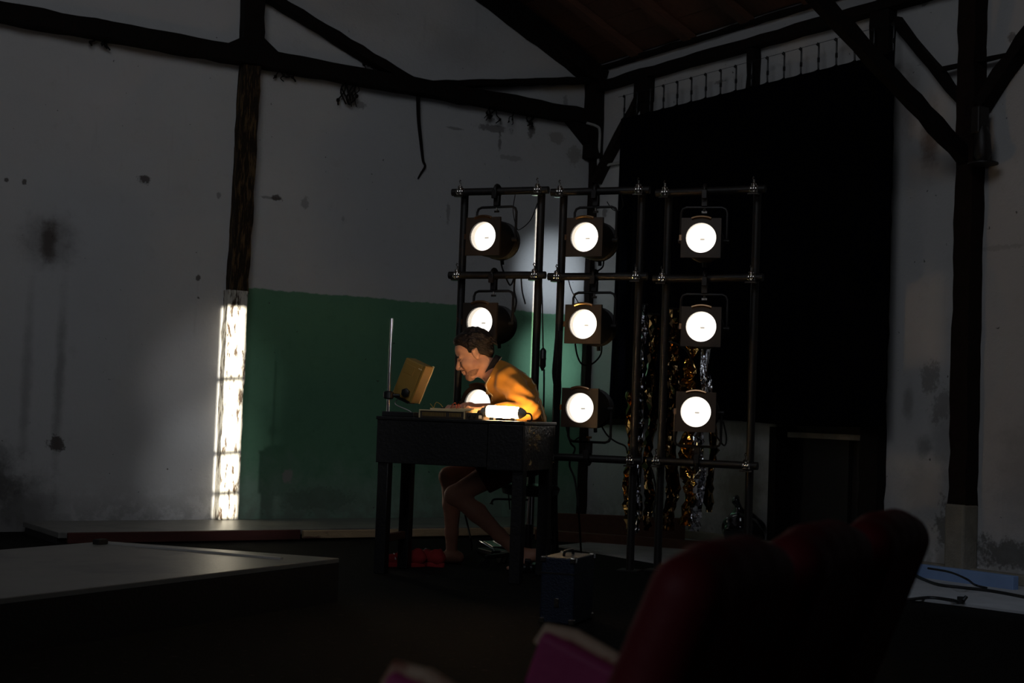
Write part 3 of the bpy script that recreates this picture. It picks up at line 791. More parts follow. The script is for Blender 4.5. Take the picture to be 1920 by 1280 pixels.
for lx in (.0, TW - .062):
    for ly in (.022, .33 if lx < .1 else TD - .084): tbox((lx + .003, ly, 0), (lx + .062, ly + .062, TZ - .02)).build('leg', 'black_paint', tb, bevel=.004)
tbox((.015, .08, .16), (.045, .34, .2)).build('stretcher', 'brownwood', tb, bevel=.003)
for k in range(7):
    q = T(.03 + .02 * random.random() + (TW - .1) * random.random(), -.007, TZ - .009)
def px_x(px, y):                                            # table x of the point on depth y behind the front seen at px
    best = min(np.linspace(-.1, .9, 501), key=lambda x: abs((lambda v: 960 + FPX * (v @ _r) / (v @ _F))(np.array([*(TO + tx * x + ty * y), TZ + .02]) - np.array([0, 0, EYE])) - px))
    return float(best)
# base and rod
rs = thing('rod_stand', 'upright chrome rod on a black base at the end of the stand', 'rod', T(.06, .1, TZ))
tbox((px_x(716, .03), .03, TZ), (px_x(776, .03), .2, TZ + .026)).build('base', 'black_plastic', rs, bevel=.004)
rb = T(px_x(727, .1), .1, TZ + .02)
MB().cyl(rb, Vector((rb.x, rb.y, 1.33)), .0078, 16).build('rod', 'chrome', rs)
q = MB(); q.lathe((rb.x, rb.y, .905), (0, 0, 1), [(0, .02), (.006, .027), (.036, .027), (.042, .02)], 18); q.build('clamp_collar', 'black_plastic', rs)
q = MB(); a = Vector((rb.x, rb.y, .926)); dv = dir_world(1, -.1); q.cyl(a, a + dv * .06, .009, 10); q.build('clamp_arm', 'black_plastic', rs)
# beige box held in the clamp
bc = P(772, 714, 7.70)
phi = R_(24)
wv = dir_world(math.cos(phi), -math.sin(phi)); dv = dir_world(math.sin(phi), math.cos(phi)); zv = Vector((0, 0, 1))
tilt = R_(22)
wt = (wv * math.cos(tilt) - zv * math.sin(tilt)); ht = (zv * math.cos(tilt) + wv * math.sin(tilt))
Rb = Matrix((wt, dv, ht)).transposed()
def bpt(x, y, z): return bc + wt * x + dv * y + ht * z
bx_ = thing('display_box', 'tilted beige plastic box clamped to the chrome rod', 'box', bc)
MB().box(bc + ht * .006, (.118, .098, .21), rot=Rb).build('housing', 'beige', bx_, bevel=.008, seg=3)
MB().box(bpt(.064, -.004, .006), (.012, .09, .214), rot=Rb).build('screen_bezel', 'beige', bx_, bevel=.003)
MB().box(bpt(.066, .046, .006), (.012, .008, .218), rot=Rb).build('lit_rim', 'cream', bx_, bevel=.002)  # lamplit far edge of the box, its brightness put into a cream strip
MB().box(bpt(-.004, 0, -.103), (.104, .08, .022), rot=Rb).build('bottom_tray', 'black_plastic', bx_, bevel=.003)
q = MB(); q.lathe(bpt(.02, -.049, -.062), -dv, [(0, .025), (.014, .025), (.018, .017)], 6); q.build('knob', 'black_plastic', bx_)
MB().box(bpt(-.014, -.0495, .058), (.06, .003, .05), rot=Rb).build('back_plate', 'beige', bx_, bevel=.002)
MB().box(bpt(.046, -.0495, .085), (.022, .003, .005), rot=Rb).build('badge', 'cream', bx_)
q = MB(); q.tube(catmull([bpt(-.03, .0, -.11), bpt(-.035, -.01, -.15), T(.115, .16, TZ + .03), T(.13, .15, TZ + .004)], 5), .0025, 6)
tag(q.build('thin_wire', 'white_rubber'), 'thin white wire hanging under the tilted beige box', 'wire')

# synthesizer, breadboard, wires
sx0, sx1, sx2 = px_x(785, .05), px_x(871, .05), px_x(906, .05)
sy = thing('synthesizer', 'cream topped synthesizer box with vents, on the black stand', 'synthesizer', T((sx0 + sx2) / 2, .14, TZ), trz)
tbox((sx0 + .006, .056, TZ), (sx1 - .004, .25, TZ + .036)).build('case', 'dark_grille', sy, bevel=.003)
tbox((sx0, .05, TZ + .036), (sx1, .26, TZ + .043)).build('top_cover', 'cream', sy, bevel=.002)
for x in (sx0 + .003, sx1 - .003): tbox((x - .003, .05, TZ), (x + .003, .26, TZ + .036)).build('cheek', 'cream', sy, bevel=.001)
g = MB()
for k in range(26):
    x = sx0 + .02 + (sx1 - sx0 - .045) * k / 25
    if 16 <= k <= 17: continue
    c = T(x, .0545, TZ + .02); g.box(c, (.0035, .004, .02), rz=trz)
g = g.build('vent_slats', 'beige', sy); g['kind'] = 'stuff'
tbox((sx1 + .003, .06, TZ), (sx2, .24, TZ + .034)).build('side_module', 'dark_grille', sy, bevel=.003)
for k in range(3):
    c = T(sx1 + .02 + k * .028, .06, TZ + .018); q = MB(); q.lathe(c, -(T(0, 1, 0) - T(0, 0, 0)), [(0, .009), (.01, .008), (.011, 0)], 12); q.build('knob', 'frame_brown', sy)
bb = thing('breadboard', 'cream breadboard plugged with wires, lying on the synthesizer', 'circuit board', T((sx0 + sx2) / 2, .16, TZ + .043), trz)
tbox((sx0 + .045, .09, TZ + .043), (sx0 + .27, .2, TZ + .052)).build('board', 'cream', bb, bevel=.0015)
tbox((sx0 + .15, .12, TZ + .052), (sx0 + .28, .17, TZ + .056)).build('second_board', 'cream', bb, bevel=.001)
tbox((sx0 + .1, .1, TZ + .052), (sx0 + .12, .115, TZ + .057)).build('chip', 'black_plastic', bb)
for k, (x, y, h, mm) in enumerate([(.06, .1, .022, 'yellow_wire'), (.05, .13, .03, 'yellow_wire'), (.11, .12, .02, 'cream'), (.16, .1, .024, 'red_wire'), (.18, .12, .03, 'red_wire'), (.2, .1, .022, 'red_wire'), (.17, .15, .026, 'red_wire'), (.23, .11, .018, 'cream')]):
    xx = sx0 + x; e = random.uniform(-.035, .05)
    pts = catmull([T(xx, y, TZ + .052), T(xx + e * .3, y, TZ + .052 + h), T(xx + e, y - .01, TZ + .052 + h * .6), T(xx + e * 1.3, y - .02, TZ + .054)], 5) if k not in (0, 2) else [T(xx, y, TZ + .052), T(xx - .018, y, TZ + .052 + h)]
    q = MB(); q.tube(pts, .0018, 5); q.build('jumper_wire', mm, bb)
# glowing tube lamp
lx0, lx1 = px_x(911, .05), px_x(971, .05)
lc0, lc1 = T(lx0, .07, TZ + .045), T(lx1, .07, TZ + .042)
ax_ = (lc1 - lc0).normalized(); LL = (lc1 - lc0).length
tl = thing('tube_lamp', 'glowing white tube lamp with grey conical ends on the stand', 'lamp', (lc0 + lc1) / 2)
q = MB(); q.lathe(lc0, ax_, [(0, .024), (.006, .029), (.03, .031), (LL - .03, .031), (LL - .006, .029), (LL, .024)], 24); q.build('tube', 'tube', tl)
q = MB(); q.lathe(lc1 - ax_ * .0, ax_, [(0, .029), (.012, .027), (.03, .016), (.036, .009)], 20); q.build('end_cap', 'grey_cap', tl)
q = MB(); q.lathe(lc0, -ax_, [(0, .029), (.012, .027), (.03, .016), (.036, .009)], 20); q.build('end_cap', 'grey_cap', tl)
q = MB(); q.tube(catmull([lc1 + ax_ * .034, lc1 + ax_ * .055 + Vector((0, 0, -.001)), lc1 + ax_ * .066 + Vector((0, 0, -.014)), T(lx1 + .068, .06, TZ + .006), T(lx1 + .06, .02, TZ + .004)], 6), .0042, 8); q.build('flex', 'cable', tl)
q = MB(); q.tube(catmull([lc0 - ax_ * .034, lc0 - ax_ * .05 + Vector((0, 0, -.004)), T(lx0 - .06, .08, TZ + .008), T(lx0 - .068, .1, TZ + .006)], 6), .0035, 8); q.build('flex', 'cable', tl)
for x in (lx0 + .03, lx1 - .03): tbox((x - .012, .05, TZ), (x + .012, .09, TZ + .016)).build('foot', 'black_plastic', tl, bevel=.002)
q = MB(); q.box(T(lx0 - .03, .045, TZ + .014), (.016, .003, .016), rz=trz + .2); tag(q.build('paper_tag', 'white_rubber', bevel=.001), 'small white paper tag beside the tube lamp', 'paper')

# ================================================================== the man
DM = 7.98
person = None
def K(px, py, dd=0.): return Q(px, py, DM + dd)
hd0 = K(888.5, 664, 0.0); pt = R_(24)
HS = np.array([.93, 1.0, 1.0])
def HD(x, y, z):                                             # head coordinates: face along -x, up z
    x, z = x * .95, z * 1.0
    return hd0 + np.array([x * math.cos(pt) - z * math.sin(pt), y, x * math.sin(pt) + z * math.cos(pt)])
HR = np.array([[math.cos(pt), 0, -math.sin(pt)], [0, 1, 0], [math.sin(pt), 0, math.cos(pt)]])
def head_into(F):
    F.ell(HD(.018, 0, .045), (.093, .076, .084), HR, .01)
    F.ell(HD(-.030, 0, -.028), (.062, .060, .090), HR, .03)
    F.ell(HD(-.052, 0, .045), (.042, .060, .045), HR, .02)
    F.ell(HD(-.072, 0, -.107), (.022, .028, .020), HR, .025)
    for s in (-1, 1):
        F.seg(HD(-.065, s * .018, -.108), HD(-.002, s * .054, -.062), .018, .02, .022)
        F.ell(HD(-.058, s * .040, -.036), (.028, .022, .026), HR, .02)
        F.seg(HD(-.090, s * .012, .008), HD(-.078, s * .045, .010), .009, .008, .012)
    for s in (-1, 1): F.ell(HD(-.100, s * .031, -.012), (.017, .016, .013), HR, .010, sub=True)
    for s in (-1, 1): F.ell(HD(-.080, s * .031, -.012), (.012, .014, .011), HR, .004)
    F.seg(HD(-.093, 0, .002), HD(-.117, 0, -.036), .008, .0105, .012)
    F.ell(HD(-.114, 0, -.043), (.013, .012, .010), HR, .008)
    for s in (-1, 1): F.ell(HD(-.101, s * .013, -.047), (.011, .008, .008), HR, .006)
    F.ell(HD(-.093, 0, -.062), (.010, .020, .012), HR, .010)
    F.ell(HD(-.099, 0, -.071), (.008, .021, .0055), HR, .004)
    F.ell(HD(-.095, 0, -.084), (.008, .019, .0065), HR, .004)
    F.seg(HD(-.108, -.02, -.0775), HD(-.108, .02, -.0775), .0042, .0042, .003, sub=True)
    for s in (-1, 1):
        F.ell(HD(.012, s * .074, -.004), (.019, .009, .033), HR, .006)
        F.seg(HD(.0, s * .079, .015), HD(.024, s * .083, .020), .006, .006, .005); F.seg(HD(.024, s * .083, .020), HD(.026, s * .083, -.012), .006, .005, .005)
        F.ell(HD(.008, s * .087, -.002), (.009, .007, .014), HR, .005, sub=True)

# ---- body: head, neck, trunk, arms with hands, legs with feet in one surface
F = Field(K(790, 1095, -.6) - np.array([.02, 0, .0]), K(1050, 610, .52), .0042)
head_into(F)
nk = K(931, 703, 0)
F.seg(HD(.035, 0, -.055), nk, .052, .056, .03); F.seg(HD(-.02, 0, -.07), K(917, 704, 0), .034, .036, .025)
tr = [K(934, 712), K(966, 738), K(986, 785, .04), K(992, 838, .10)]
for s in (-.07, .07):
    o = np.array([0, s, 0]); F.chain([p + o for p in tr], [.06, .09, .085, .095], .05)
SHN, SHF = K(955, 714, -.17), K(950, 712, .18)
ELN, ELF = np.array([Q(994, 771, 7.585)[0], 7.585, .872]), np.array([Q(952, 771, 8.06)[0], 8.06, .875])
WRN, WRF = np.array([Q(921, 775, 7.62)[0], 7.62, .862]), np.array([Q(884, 775, 7.86)[0], 7.86, .872])
F.seg(nk, SHN, .05, .055, .04); F.seg(nk, SHF, .05, .055, .04)
F.chain([SHN, ELN, WRN], [.05, .038, .027], .015); F.chain([SHF, ELF, WRF], [.05, .038, .027], .015)
def hand(W, fwd, up, side, thumb):
    """palm from the wrist with five bent fingers; fwd, up and side are unit vectors"""
    f, u_, s = (np.asarray(x, float) for x in (fwd, up, side))
    F.seg(W, W + f * .03, .026, .024, .012)
    for k in (-1, -.33, .33, 1): F.seg(W + f * .02 + s * .012 * k, W + f * .082 + s * .030 * k, .014, .0115, .010)
    for k, L in ((-1, .062), (-.33, .076), (.33, .08), (1, .07)):
        b0 = W + f * .082 + s * .030 * k; b1 = b0 + f * L * .45 + u_ * .006; b2 = b1 + f * L * .3 - u_ * .018; b3 = b2 + f * L * .16 - u_ * .02
        F.chain([b0, b1, b2, b3], [.0095, .0088, .008, .0065], .004)
    th = s * thumb
    b0 = W + f * .03 + th * .02; b1 = b0 + f * .03 + th * .03 - u_ * .006; b2 = b1 + f * .03 + th * .008 - u_ * .008
    F.chain([b0, b1, b2], [.014, .0105, .008], .008)
hand(WRN + np.array([-.01, 0, .004]), (-.96, .26, .05), (0, 0, 1), (.26, .96, 0), 1)
hand(WRF + np.array([-.01, 0, .01]), (-.93, -.36, -.08), (0, 0, 1), (-.36, .93, 0), -1)
HPN, HPF = K(985, 852, .0), K(985, 852, .20)
KNN, ANN = K(853, 928, -.10), K(971, 1036, -.08)
KNF, ANF = K(842, 893, .16), K(847, 1044, .20)
def leg(hp, kn, an):
    hp, kn, an = map(np.asarray, (hp, kn, an))
    F.chain([hp, hp + (kn - hp) * .5, kn], [.088, .07, .052], .03)
    F.ell(kn + np.array([-.006, 0, .0]), (.05, .05, .05), None, .02)
    dv = an - kn; bk = np.cross(dv, [0, 1, 0]); bk /= np.linalg.norm(bk)
    if bk[0] < 0: bk = -bk
    F.chain([kn, kn + dv * .33 + bk * .012, kn + dv * .7 + bk * .004, an], [.047, .052, .036, .031], .02)
    return dv
leg(HPN, KNN, ANN); leg(HPF, KNF, ANF)
# near foot up on its toes, far foot flat
def foot(an, heel, ball, tipdir):
    an, heel, ball = map(np.asarray, (an, heel, ball)); t = np.asarray(tipdir, float); t /= np.linalg.norm(t)
    F.seg(an, heel, .033, .031, .02); F.seg(an, ball + np.array([0, 0, .008]), .034, .026, .02)
    for k in (-1, 0, 1): F.seg(heel + np.array([0, .008 * k, 0]), ball + np.array([0, .022 * k, 0]), .024, .019, .018)
    for k, L, r in ((-1.05, .038, .0115), (-.5, .036, .0085), (0, .033, .008), (.5, .029, .0075), (1, .024, .007)):
        b0 = ball + np.array([0, .027 * k, -.002]); F.seg(b0, b0 + t * L, r + .001, r, .006)
nb = K(966, 1066, -.08); nb[2] = .022
foot(ANN, K(1004, 1040, -.08), nb, (-1, -.05, -.12))
fh = ANF + np.array([.035, .0, 0]); fh[2] = .032; fb = ANF + np.array([-.11, -.01, 0]); fb[2] = .021
foot(ANF, fh, fb, (-1, -.05, 0))
person = sdf_object('person', F, 'skin', None, view_to_world, 1)
tag(person, 'man in mustard jersey and shorts leaning over the stand', 'person')

# ---- hair, beard, brows
F = Field(hd0 - .17, hd0 + .17, .0036)
F.ell(HD(.024, 0, .052), (.100, .084, .090), HR, .01)
F.ell(HD(.075, 0, .0), (.045, .062, .06), HR, .03)
F.ell(HD(-.04, 0, .098), (.045, .055, .034), HR, .02)
for k in range(150):                                         # locks, thicker at the back
    th = random.uniform(0, 2 * PI); ph = random.uniform(.0, 1.75)
    dx, dy, dz = math.sin(ph) * math.cos(th), math.sin(ph) * math.sin(th), math.cos(ph)
    c = (.026 + .098 * dx, .083 * dy, .052 + .089 * dz)
    if c[2] + .95 * c[0] < .03: continue
    a = HD(*c); back = np.array([.02 + .02 * max(dx, 0), 0, -.012 - .016 * max(dx, 0)]) + np.array([random.uniform(-.004, .004), random.uniform(-.008, .008), random.uniform(-.006, .01)])
    F.seg(a, a + back, random.uniform(.006, .0095), .0035, .006)
for k in range(26):                                          # curls at the nape
    a = HD(.092 + random.uniform(-.02, .012), random.uniform(-.055, .055), random.uniform(-.055, .03))
    F.seg(a, a + np.array([random.uniform(.012, .026), random.uniform(-.01, .01), random.uniform(-.02, .008)]), .008, .003, .006)
Gx = [(np.arange(F.n[i]) * F.res + F.lo[i] - hd0[i]).reshape([-1 if j == i else 1 for j in range(3)]) for i in range(3)]
lx = (Gx[0] * math.cos(pt) + Gx[2] * math.sin(pt)) / .95; lz = -Gx[0] * math.sin(pt) + Gx[2] * math.cos(pt)
wav = .006 * np.sin(Gx[1] * 90) + .004 * np.sin(lx * 120)
line = .018 - .86 * (lx + .004) + wav                         # hairline falls from the forehead over the ear to the nape
line = np.where(lx > .075, line + (lx - .075) * 1.2 - .0, line)
side = (np.abs(Gx[1]) > .04) & (lx > -.026) & (lx < -.004)      # sideburn
line = np.where(side, line - .055, line)
F.d = np.maximum(F.d, ((line - lz) * .75).astype(np.float32))
sdf_object('hair', F, 'hair', person, view_to_world)
F = Field(hd0 - .17, hd0 + .17, .0028)
head_into(F)
base = F.d.copy() - .0014
reg = np.full(F.n, 9., np.float32)
def rg(c, r):
    global reg; G = [(np.arange(F.n[i]) * F.res + F.lo[i]).reshape([-1 if j == i else 1 for j in range(3)]) for i in range(3)]
    reg = np.minimum(reg, ell_d(G, HD(*c), r, HR))
rg((-.075, 0, -.112), (.040, .040, .024)); rg((-.098, 0, -.0625), (.022, .03, .0065))
for s in (-1, 1): rg((-.045, s * .05, -.095), (.05, .026, .018)); rg((-.088, s * .027, -.078), (.012, .008, .02))
F.d = np.maximum(base, reg).astype(np.float32)
sdf_object('beard', F, 'beard', person, view_to_world)
for s in (-1, 1):
    q = MB(); q.tube([to_world(HD(-.097, s * .012, .012)), to_world(HD(-.094, s * .03, .017)), to_world(HD(-.078, s * .05, .012))], [.0035, .005, .003], 6); q.build('eyebrow', 'hair', person)
    q = MB(); q.tube([to_world(HD(-.0895, s * .02, -.0165)), to_world(HD(-.0925, s * .031, -.019)), to_world(HD(-.086, s * .042, -.0165))], .0018, 5); q.build('eyelash', 'hair', person)

# ---- jersey
cc = K(923, 688, 0); ca = K(935, 666, 0) - K(912.5, 705, 0); ca /= np.linalg.norm(ca); cn = np.cross(ca, [0, 1, 0])
if cn[0] < 0: cn = -cn
F = Field(K(870, 850, -.58), K(1060, 640, .5), .005)
tr = [K(940, 710), K(966, 735), K(984, 782, .04), K(993, 838, .11)]
for s in (-.065, .075):
    o = np.array([0, s, 0]); F.chain([p + o for p in tr], [.082, .106, .104, .122], .05)
F.seg(K(936, 703, 0), SHN + np.array([.004, 0, 0]), .066, .072, .04); F.seg(K(936, 703, 0), SHF, .066, .072, .04)
F.seg(K(928, 700, -.03), K(934, 745, -.03), .05, .06, .05)
F.chain([SHN, SHN + (ELN - SHN) * .5 + np.array([.004, -.004, 0]), ELN], [.072, .064, .055], .02)
F.chain([ELN, ELN + (WRN - ELN) * .5, WRN + np.array([.0, 0, .002])], [.055, .046, .036], .015)
F.chain([SHF, ELF, WRF], [.072, .055, .038], .03)
G = [(np.arange(F.n[i]) * F.res + F.lo[i]).reshape([-1 if j == i else 1 for j in range(3)]) for i in range(3)]
fold = .0045 * np.sin(55 * (G[0] * .8 + G[2] * .55) + 4 * np.sin(14 * G[2] + 9 * G[1])) + .0025 * np.sin(95 * (G[2] - .4 * G[0]) + 5 * np.sin(20 * G[0]))
F.d = (F.d + fold).astype(np.float32)
# neck opening and cuff ends
wc = WRN + (WRN - ELN) / np.linalg.norm(WRN - ELN) * .03
cut = .012 - ((G[0] - cc[0]) * cn[0] + (G[1] - cc[1]) * cn[1] + (G[2] - cc[2]) * cn[2])
F.d = np.maximum(F.d, np.where(G[2] > .985, cut, -9)).astype(np.float32)
F.d = np.maximum(F.d, np.where((G[0] < WRN[0] + .05) & (G[2] < .95), (WRN[0] - .008) - G[0], -9)).astype(np.float32)
jersey = sdf_object('jersey', F, 'jersey', person, view_to_world, 1)
# collar band and cream piping
def ring(ra, rb, off, n=28): return [cc + ca * ra * math.cos(a) + np.array([0, rb, 0]) * math.sin(a) + cn * off for a in np.linspace(0, 2 * PI, n + 1)[:-1]]
r1, r2 = ring(.066, .068, -.018), ring(.071, .08, .016)
q = MB(); n = len(r1); vs = [to_world(p) for p in r1 + r2]
q.add(vs, [(i, (i + 1) % n, n + (i + 1) % n, n + i) for i in range(n)], True); q.build('collar', 'collar', person, solid=.008)
q = MB(); q.tube([to_world(p) for p in ring(.072, .081, .018)], .0032, 6, closed=True); q.build('piping', 'piping', person)
from mathutils.bvhtree import BVHTree
jb = BVHTree.FromPolygons([v.co for v in jersey.data.vertices], [tuple(p.vertices) for p in jersey.data.polygons])
EYEW = to_world((0, 0, EYE))
def on_jersey(px, py):
    d = P(px, py, 8.) - EYEW; h = jb.ray_cast(EYEW, d.normalized()); return h[0]
def edge(py, x, step, inset):                                # outline of the jersey at this height, a little inside it
    for k in range(120):
        if on_jersey(x, py): return on_jersey(x + step * inset, py) or on_jersey(x, py)
        x += step
    return None
def cord(pts): 
    q = MB(); q.tube(catmull([p for p in pts if p], 5), .003, 6); q.build('piping', 'piping', person)
cord([edge(y, 885, 1, 2.5) for y in (706, 714, 722, 732, 742, 752)])
cord([edge(y, 1060, -1, 2.5) for y in (690, 698, 708, 720, 734, 750, 768, 786, 800)])
for ins in (6, 10): cord([edge(y, 1060, -1, ins) for y in (752, 768, 786, 800)])

# ---- shorts
F = Field(K(860, 930, -.35), K(1050, 800, .42), .006)
for hp, kn in ((HPN, KNN), (HPF, KNF)):
    F.chain([hp, hp + (kn - hp) * .62], [.104, .086], .03)
for s in (.03, .17): F.seg(K(992, 820, s), K(996, 856, s), .11, .105, .05)
dn = (KNN - HPN) / np.linalg.norm(KNN - HPN)
G = [(np.arange(F.n[i]) * F.res + F.lo[i]).reshape([-1 if j == i else 1 for j in range(3)]) for i in range(3)]
e = HPN + (KNN - HPN) * .62
F.d = np.maximum(F.d, (G[0] - e[0]) * dn[0] + (G[1] - e[1]) * 0 + (G[2] - e[2]) * dn[2]).astype(np.float32)
sdf_object('shorts', F, 'shorts', person, view_to_world)

# ------------------------------------------------------------------ stool
sc = to_world(K(990, 1045, .1)); sc.z = 0
st = thing('stool', 'black swivel stool with chrome column under the man', 'stool', sc)
q = MB(); q.lathe(sc + Vector((0, 0, .40)), (0, 0, 1), [(0, .12), (.01, .155), (.04, .165), (.06, .15), (.065, 0)], 28); q.build('seat', 'black_plastic', st)
q = MB(); q.cyl(sc + Vector((0, 0, .22)), sc + Vector((0, 0, .40)), .015, 14); q.build('column', 'chrome', st)
q = MB(); q.cyl(sc + Vector((0, 0, .07)), sc + Vector((0, 0, .24)), .025, 16); q.build('column_sleeve', 'black_plastic', st)
lv = dir_world(-1, -.1); q = MB(); q.tube(catmull([sc + Vector((0, 0, .375)), sc + lv * .12 + Vector((0, 0, .375)), sc + lv * .20 + Vector((0, 0, .372)), sc + lv * .215 + Vector((0, 0, .345))], 5), [.006] * 14 + [.010, .013], 8); q.build('lever', 'black_plastic', st)
for k in range(5):
    a = 2 * PI * k / 5 + .35; dv = Vector((math.cos(a), math.sin(a), 0))
    q = MB(); q.bar(sc + dv * .02 + Vector((0, 0, .085)), sc + dv * .25 + Vector((0, 0, .055)), .035, .024); lg = q.build('base_leg', 'black_plastic', st, bevel=.006)
    q = MB(); side = Vector((-dv.y, dv.x, 0))
    for s in (-1, 1): q.cyl(sc + dv * .25 + side * .012 * s + Vector((0, 0, .023)), sc + dv * .25 + side * .024 * s + Vector((0, 0, .023)), .023, 14)
    q.cyl(sc + dv * .25 + Vector((0, 0, .023)), sc + dv * .25 + Vector((0, 0, .05)), .006, 8); q.build('caster', 'black_plastic', lg)
# chrome floor pedal beside the stool
pd = FL(925, 1040); fp = thing('foot_pedal', 'chrome framed foot pedal on the floor under the stand', 'pedal', pd)
fr = math.atan2(dir_world(1, .5).y, dir_world(1, .5).x)
MB().box(pd + Vector((0, 0, .02)), (.12, .2, .03), rz=fr).build('base', 'black_plastic', fp, bevel=.006)
ux = Vector((math.cos(fr), math.sin(fr), 0)); uy = Vector((-ux.y, ux.x, 0))
for s in (-1, 1):
    q = MB(); q.tube([pd + ux * .045 * s - uy * .1 + Vector((0, 0, .008)), pd + ux * .045 * s - uy * .09 + Vector((0, 0, .045)), pd + ux * .045 * s + uy * .1 + Vector((0, 0, .075))], .005, 8); q.build('side_rail', 'chrome', fp)
q = MB(); q.box(pd + uy * .02 + Vector((0, 0, .062)), (.06, .14, .01), rot=Matrix.Rotation(fr, 3, 'Z') @ Matrix.Rotation(.15, 3, 'X')); q.build('treadle', 'silver', fp, bevel=.003)

# ------------------------------------------------------------------ red sneakers
def sneaker(loc, rz, label):
    t = thing('sneaker', label, 'shoe', loc, rz, 'red canvas sneakers under the stand')
    F = Field((-.16, -.07, -.01), (.16, .07, .12), .0045)
    F.seg((-.09, 0, .045), (-.01, 0, .052), .038, .04, .02); F.seg((-.01, 0, .045), (.10, 0, .036), .036, .026, .02); F.seg((-.09, 0, .05), (-.075, 0, .085), .034, .03, .02)
    F.ell((-.055, 0, .105), (.045, .026, .03), None, .008, sub=True)
    G = F.win(F.lo, F.lo + F.n * F.res)[1]; F.d = np.maximum(F.d, .016 - G[2]).astype(np.float32)
    V, FF = F.mesh(); me = bpy.data.meshes.new('upper'); me.from_pydata(V.tolist(), [], FF.tolist())
    me.polygons.foreach_set('use_smooth', [True] * len(me.polygons)); link('upper', me, 'red_canvas', t)
    q = MB(); o = [(math.cos(a) * (.138 if math.cos(a) > 0 else .132), math.sin(a) * .042, 0) for a in np.linspace(0, 2 * PI, 25)[:-1]]
    q.prism(o, (0, 0, .024)); q.build('sole', 'red_canvas', t, local=True, bevel=.004)
    q = MB(); q.ball((.112, 0, .022), .034, 12, (.8, 1.05, .75)); q.build('toe_cap', 'white_rubber', t, local=True)
    for k in range(3):
        x = .0 + .024 * k; z = .087 - .011 * k
        q = MB(); q.tube(catmull([(x, -.034, z - .022), (x + .004, 0, z + .006), (x, .034, z - .022)], 4), .0035, 6); q.build('lace', 'white_rubber', t, local=True)
    return t
d_ = dir_world(-1, -.3); sneaker(FL(755, 1062), math.atan2(d_.y, d_.x), 'red sneaker with white laces by the front leg of the stand')
d_ = dir_world(-.8, .6); sneaker(FL(798, 1060), math.atan2(d_.y, d_.x), 'red sneaker lying nearer the foot of the man')

# ------------------------------------------------------------------ flight case
cb = FL(1074, 1174); cr = math.atan2(dir_world(.80, -.3).y, dir_world(.80, -.3).x)
fu = Vector((math.cos(cr), math.sin(cr), 0)); fvv = Vector((-fu.y, fu.x, 0))
cw, cd, ch = .145, .27, .268
cc_ = cb - fu * cw / 2 + fvv * cd / 2
fc = thing('flight_case', 'small navy flight case with metal corners standing on the floor', 'case', cc_, cr)
MB().box(cc_ + Vector((0, 0, .004 + ch / 2)), (cw, cd, ch), rz=cr).build('body', 'case_blue', fc, bevel=.006)
MB().box(cc_ + Vector((0, 0, ch - .06)), (cw + .004, cd + .004, .006), rz=cr).build('lid_rim', 'black_steel', fc)
for sx in (-1, 1):
    for sy_ in (-1, 1):
        for z in (.014, ch - .005):
            q = MB(); q.box(cc_ + fu * sx * (cw / 2 - .009) + fvv * sy_ * (cd / 2 - .009) + Vector((0, 0, z)), (.026, .026, .026), rz=cr); q.build('corner_cap', 'silver', fc, bevel=.005)
q = MB(); q.tube(catmull([cc_ - fvv * .06 + Vector((0, 0, ch)), cc_ - fvv * .05 + Vector((0, 0, ch + .022)), cc_ + fvv * .05 + Vector((0, 0, ch + .022)), cc_ + fvv * .06 + Vector((0, 0, ch))], 5), .006, 8); q.build('handle', 'black_plastic', fc)
MB().box(cc_ - fvv * (cd / 2 + .002) + Vector((0, 0, .09)), (.02, .006, .035), rz=cr).build('latch', 'silver', fc, bevel=.002)

# ------------------------------------------------------------------ foil strips and plastic bag
def foil(p_top, width, length, m, label, turn, seed, crush=.017):
    r = np.random.default_rng(seed); nu, nv = 7, int(length / .028)
    base = Vector(p_top); t = thing('foil_strip', label, 'foil', base, turn, 'crinkled foil strips by the curtain')
    vs, fs = [], []
    for j in range(nv + 1):
        for i in range(nu + 1):
            x = (i / nu - .5) * width * (1 + .12 * math.sin(j * .5 + seed)); k = r.normal(0, crush)
            vs.append((x + .01 * math.sin(j * .33 + seed), k + .018 * math.sin(j * .42 + i * 1.1 + seed), -length * j / nv))
    for j in range(nv):
        for i in range(nu):
            a = j * (nu + 1) + i
            fs += [(a, a + 1, a + nu + 2), (a, a + nu + 2, a + nu + 1)] if (i + j) % 2 else [(a, a + 1, a + nu + 1), (a + 1, a + nu + 2, a + nu + 1)]
    q = MB(); q.add(vs, fs); q.build('sheet', m, t, local=True, solid=.0012)
    q = MB(); q.cyl((-width / 2 - .01, 0, .004), (width / 2 + .01, 0, .004), .005, 8); q.build('top_batten', 'cable', t, local=True)
    return t
fz = lambda px, py, D: P(px, py, D)
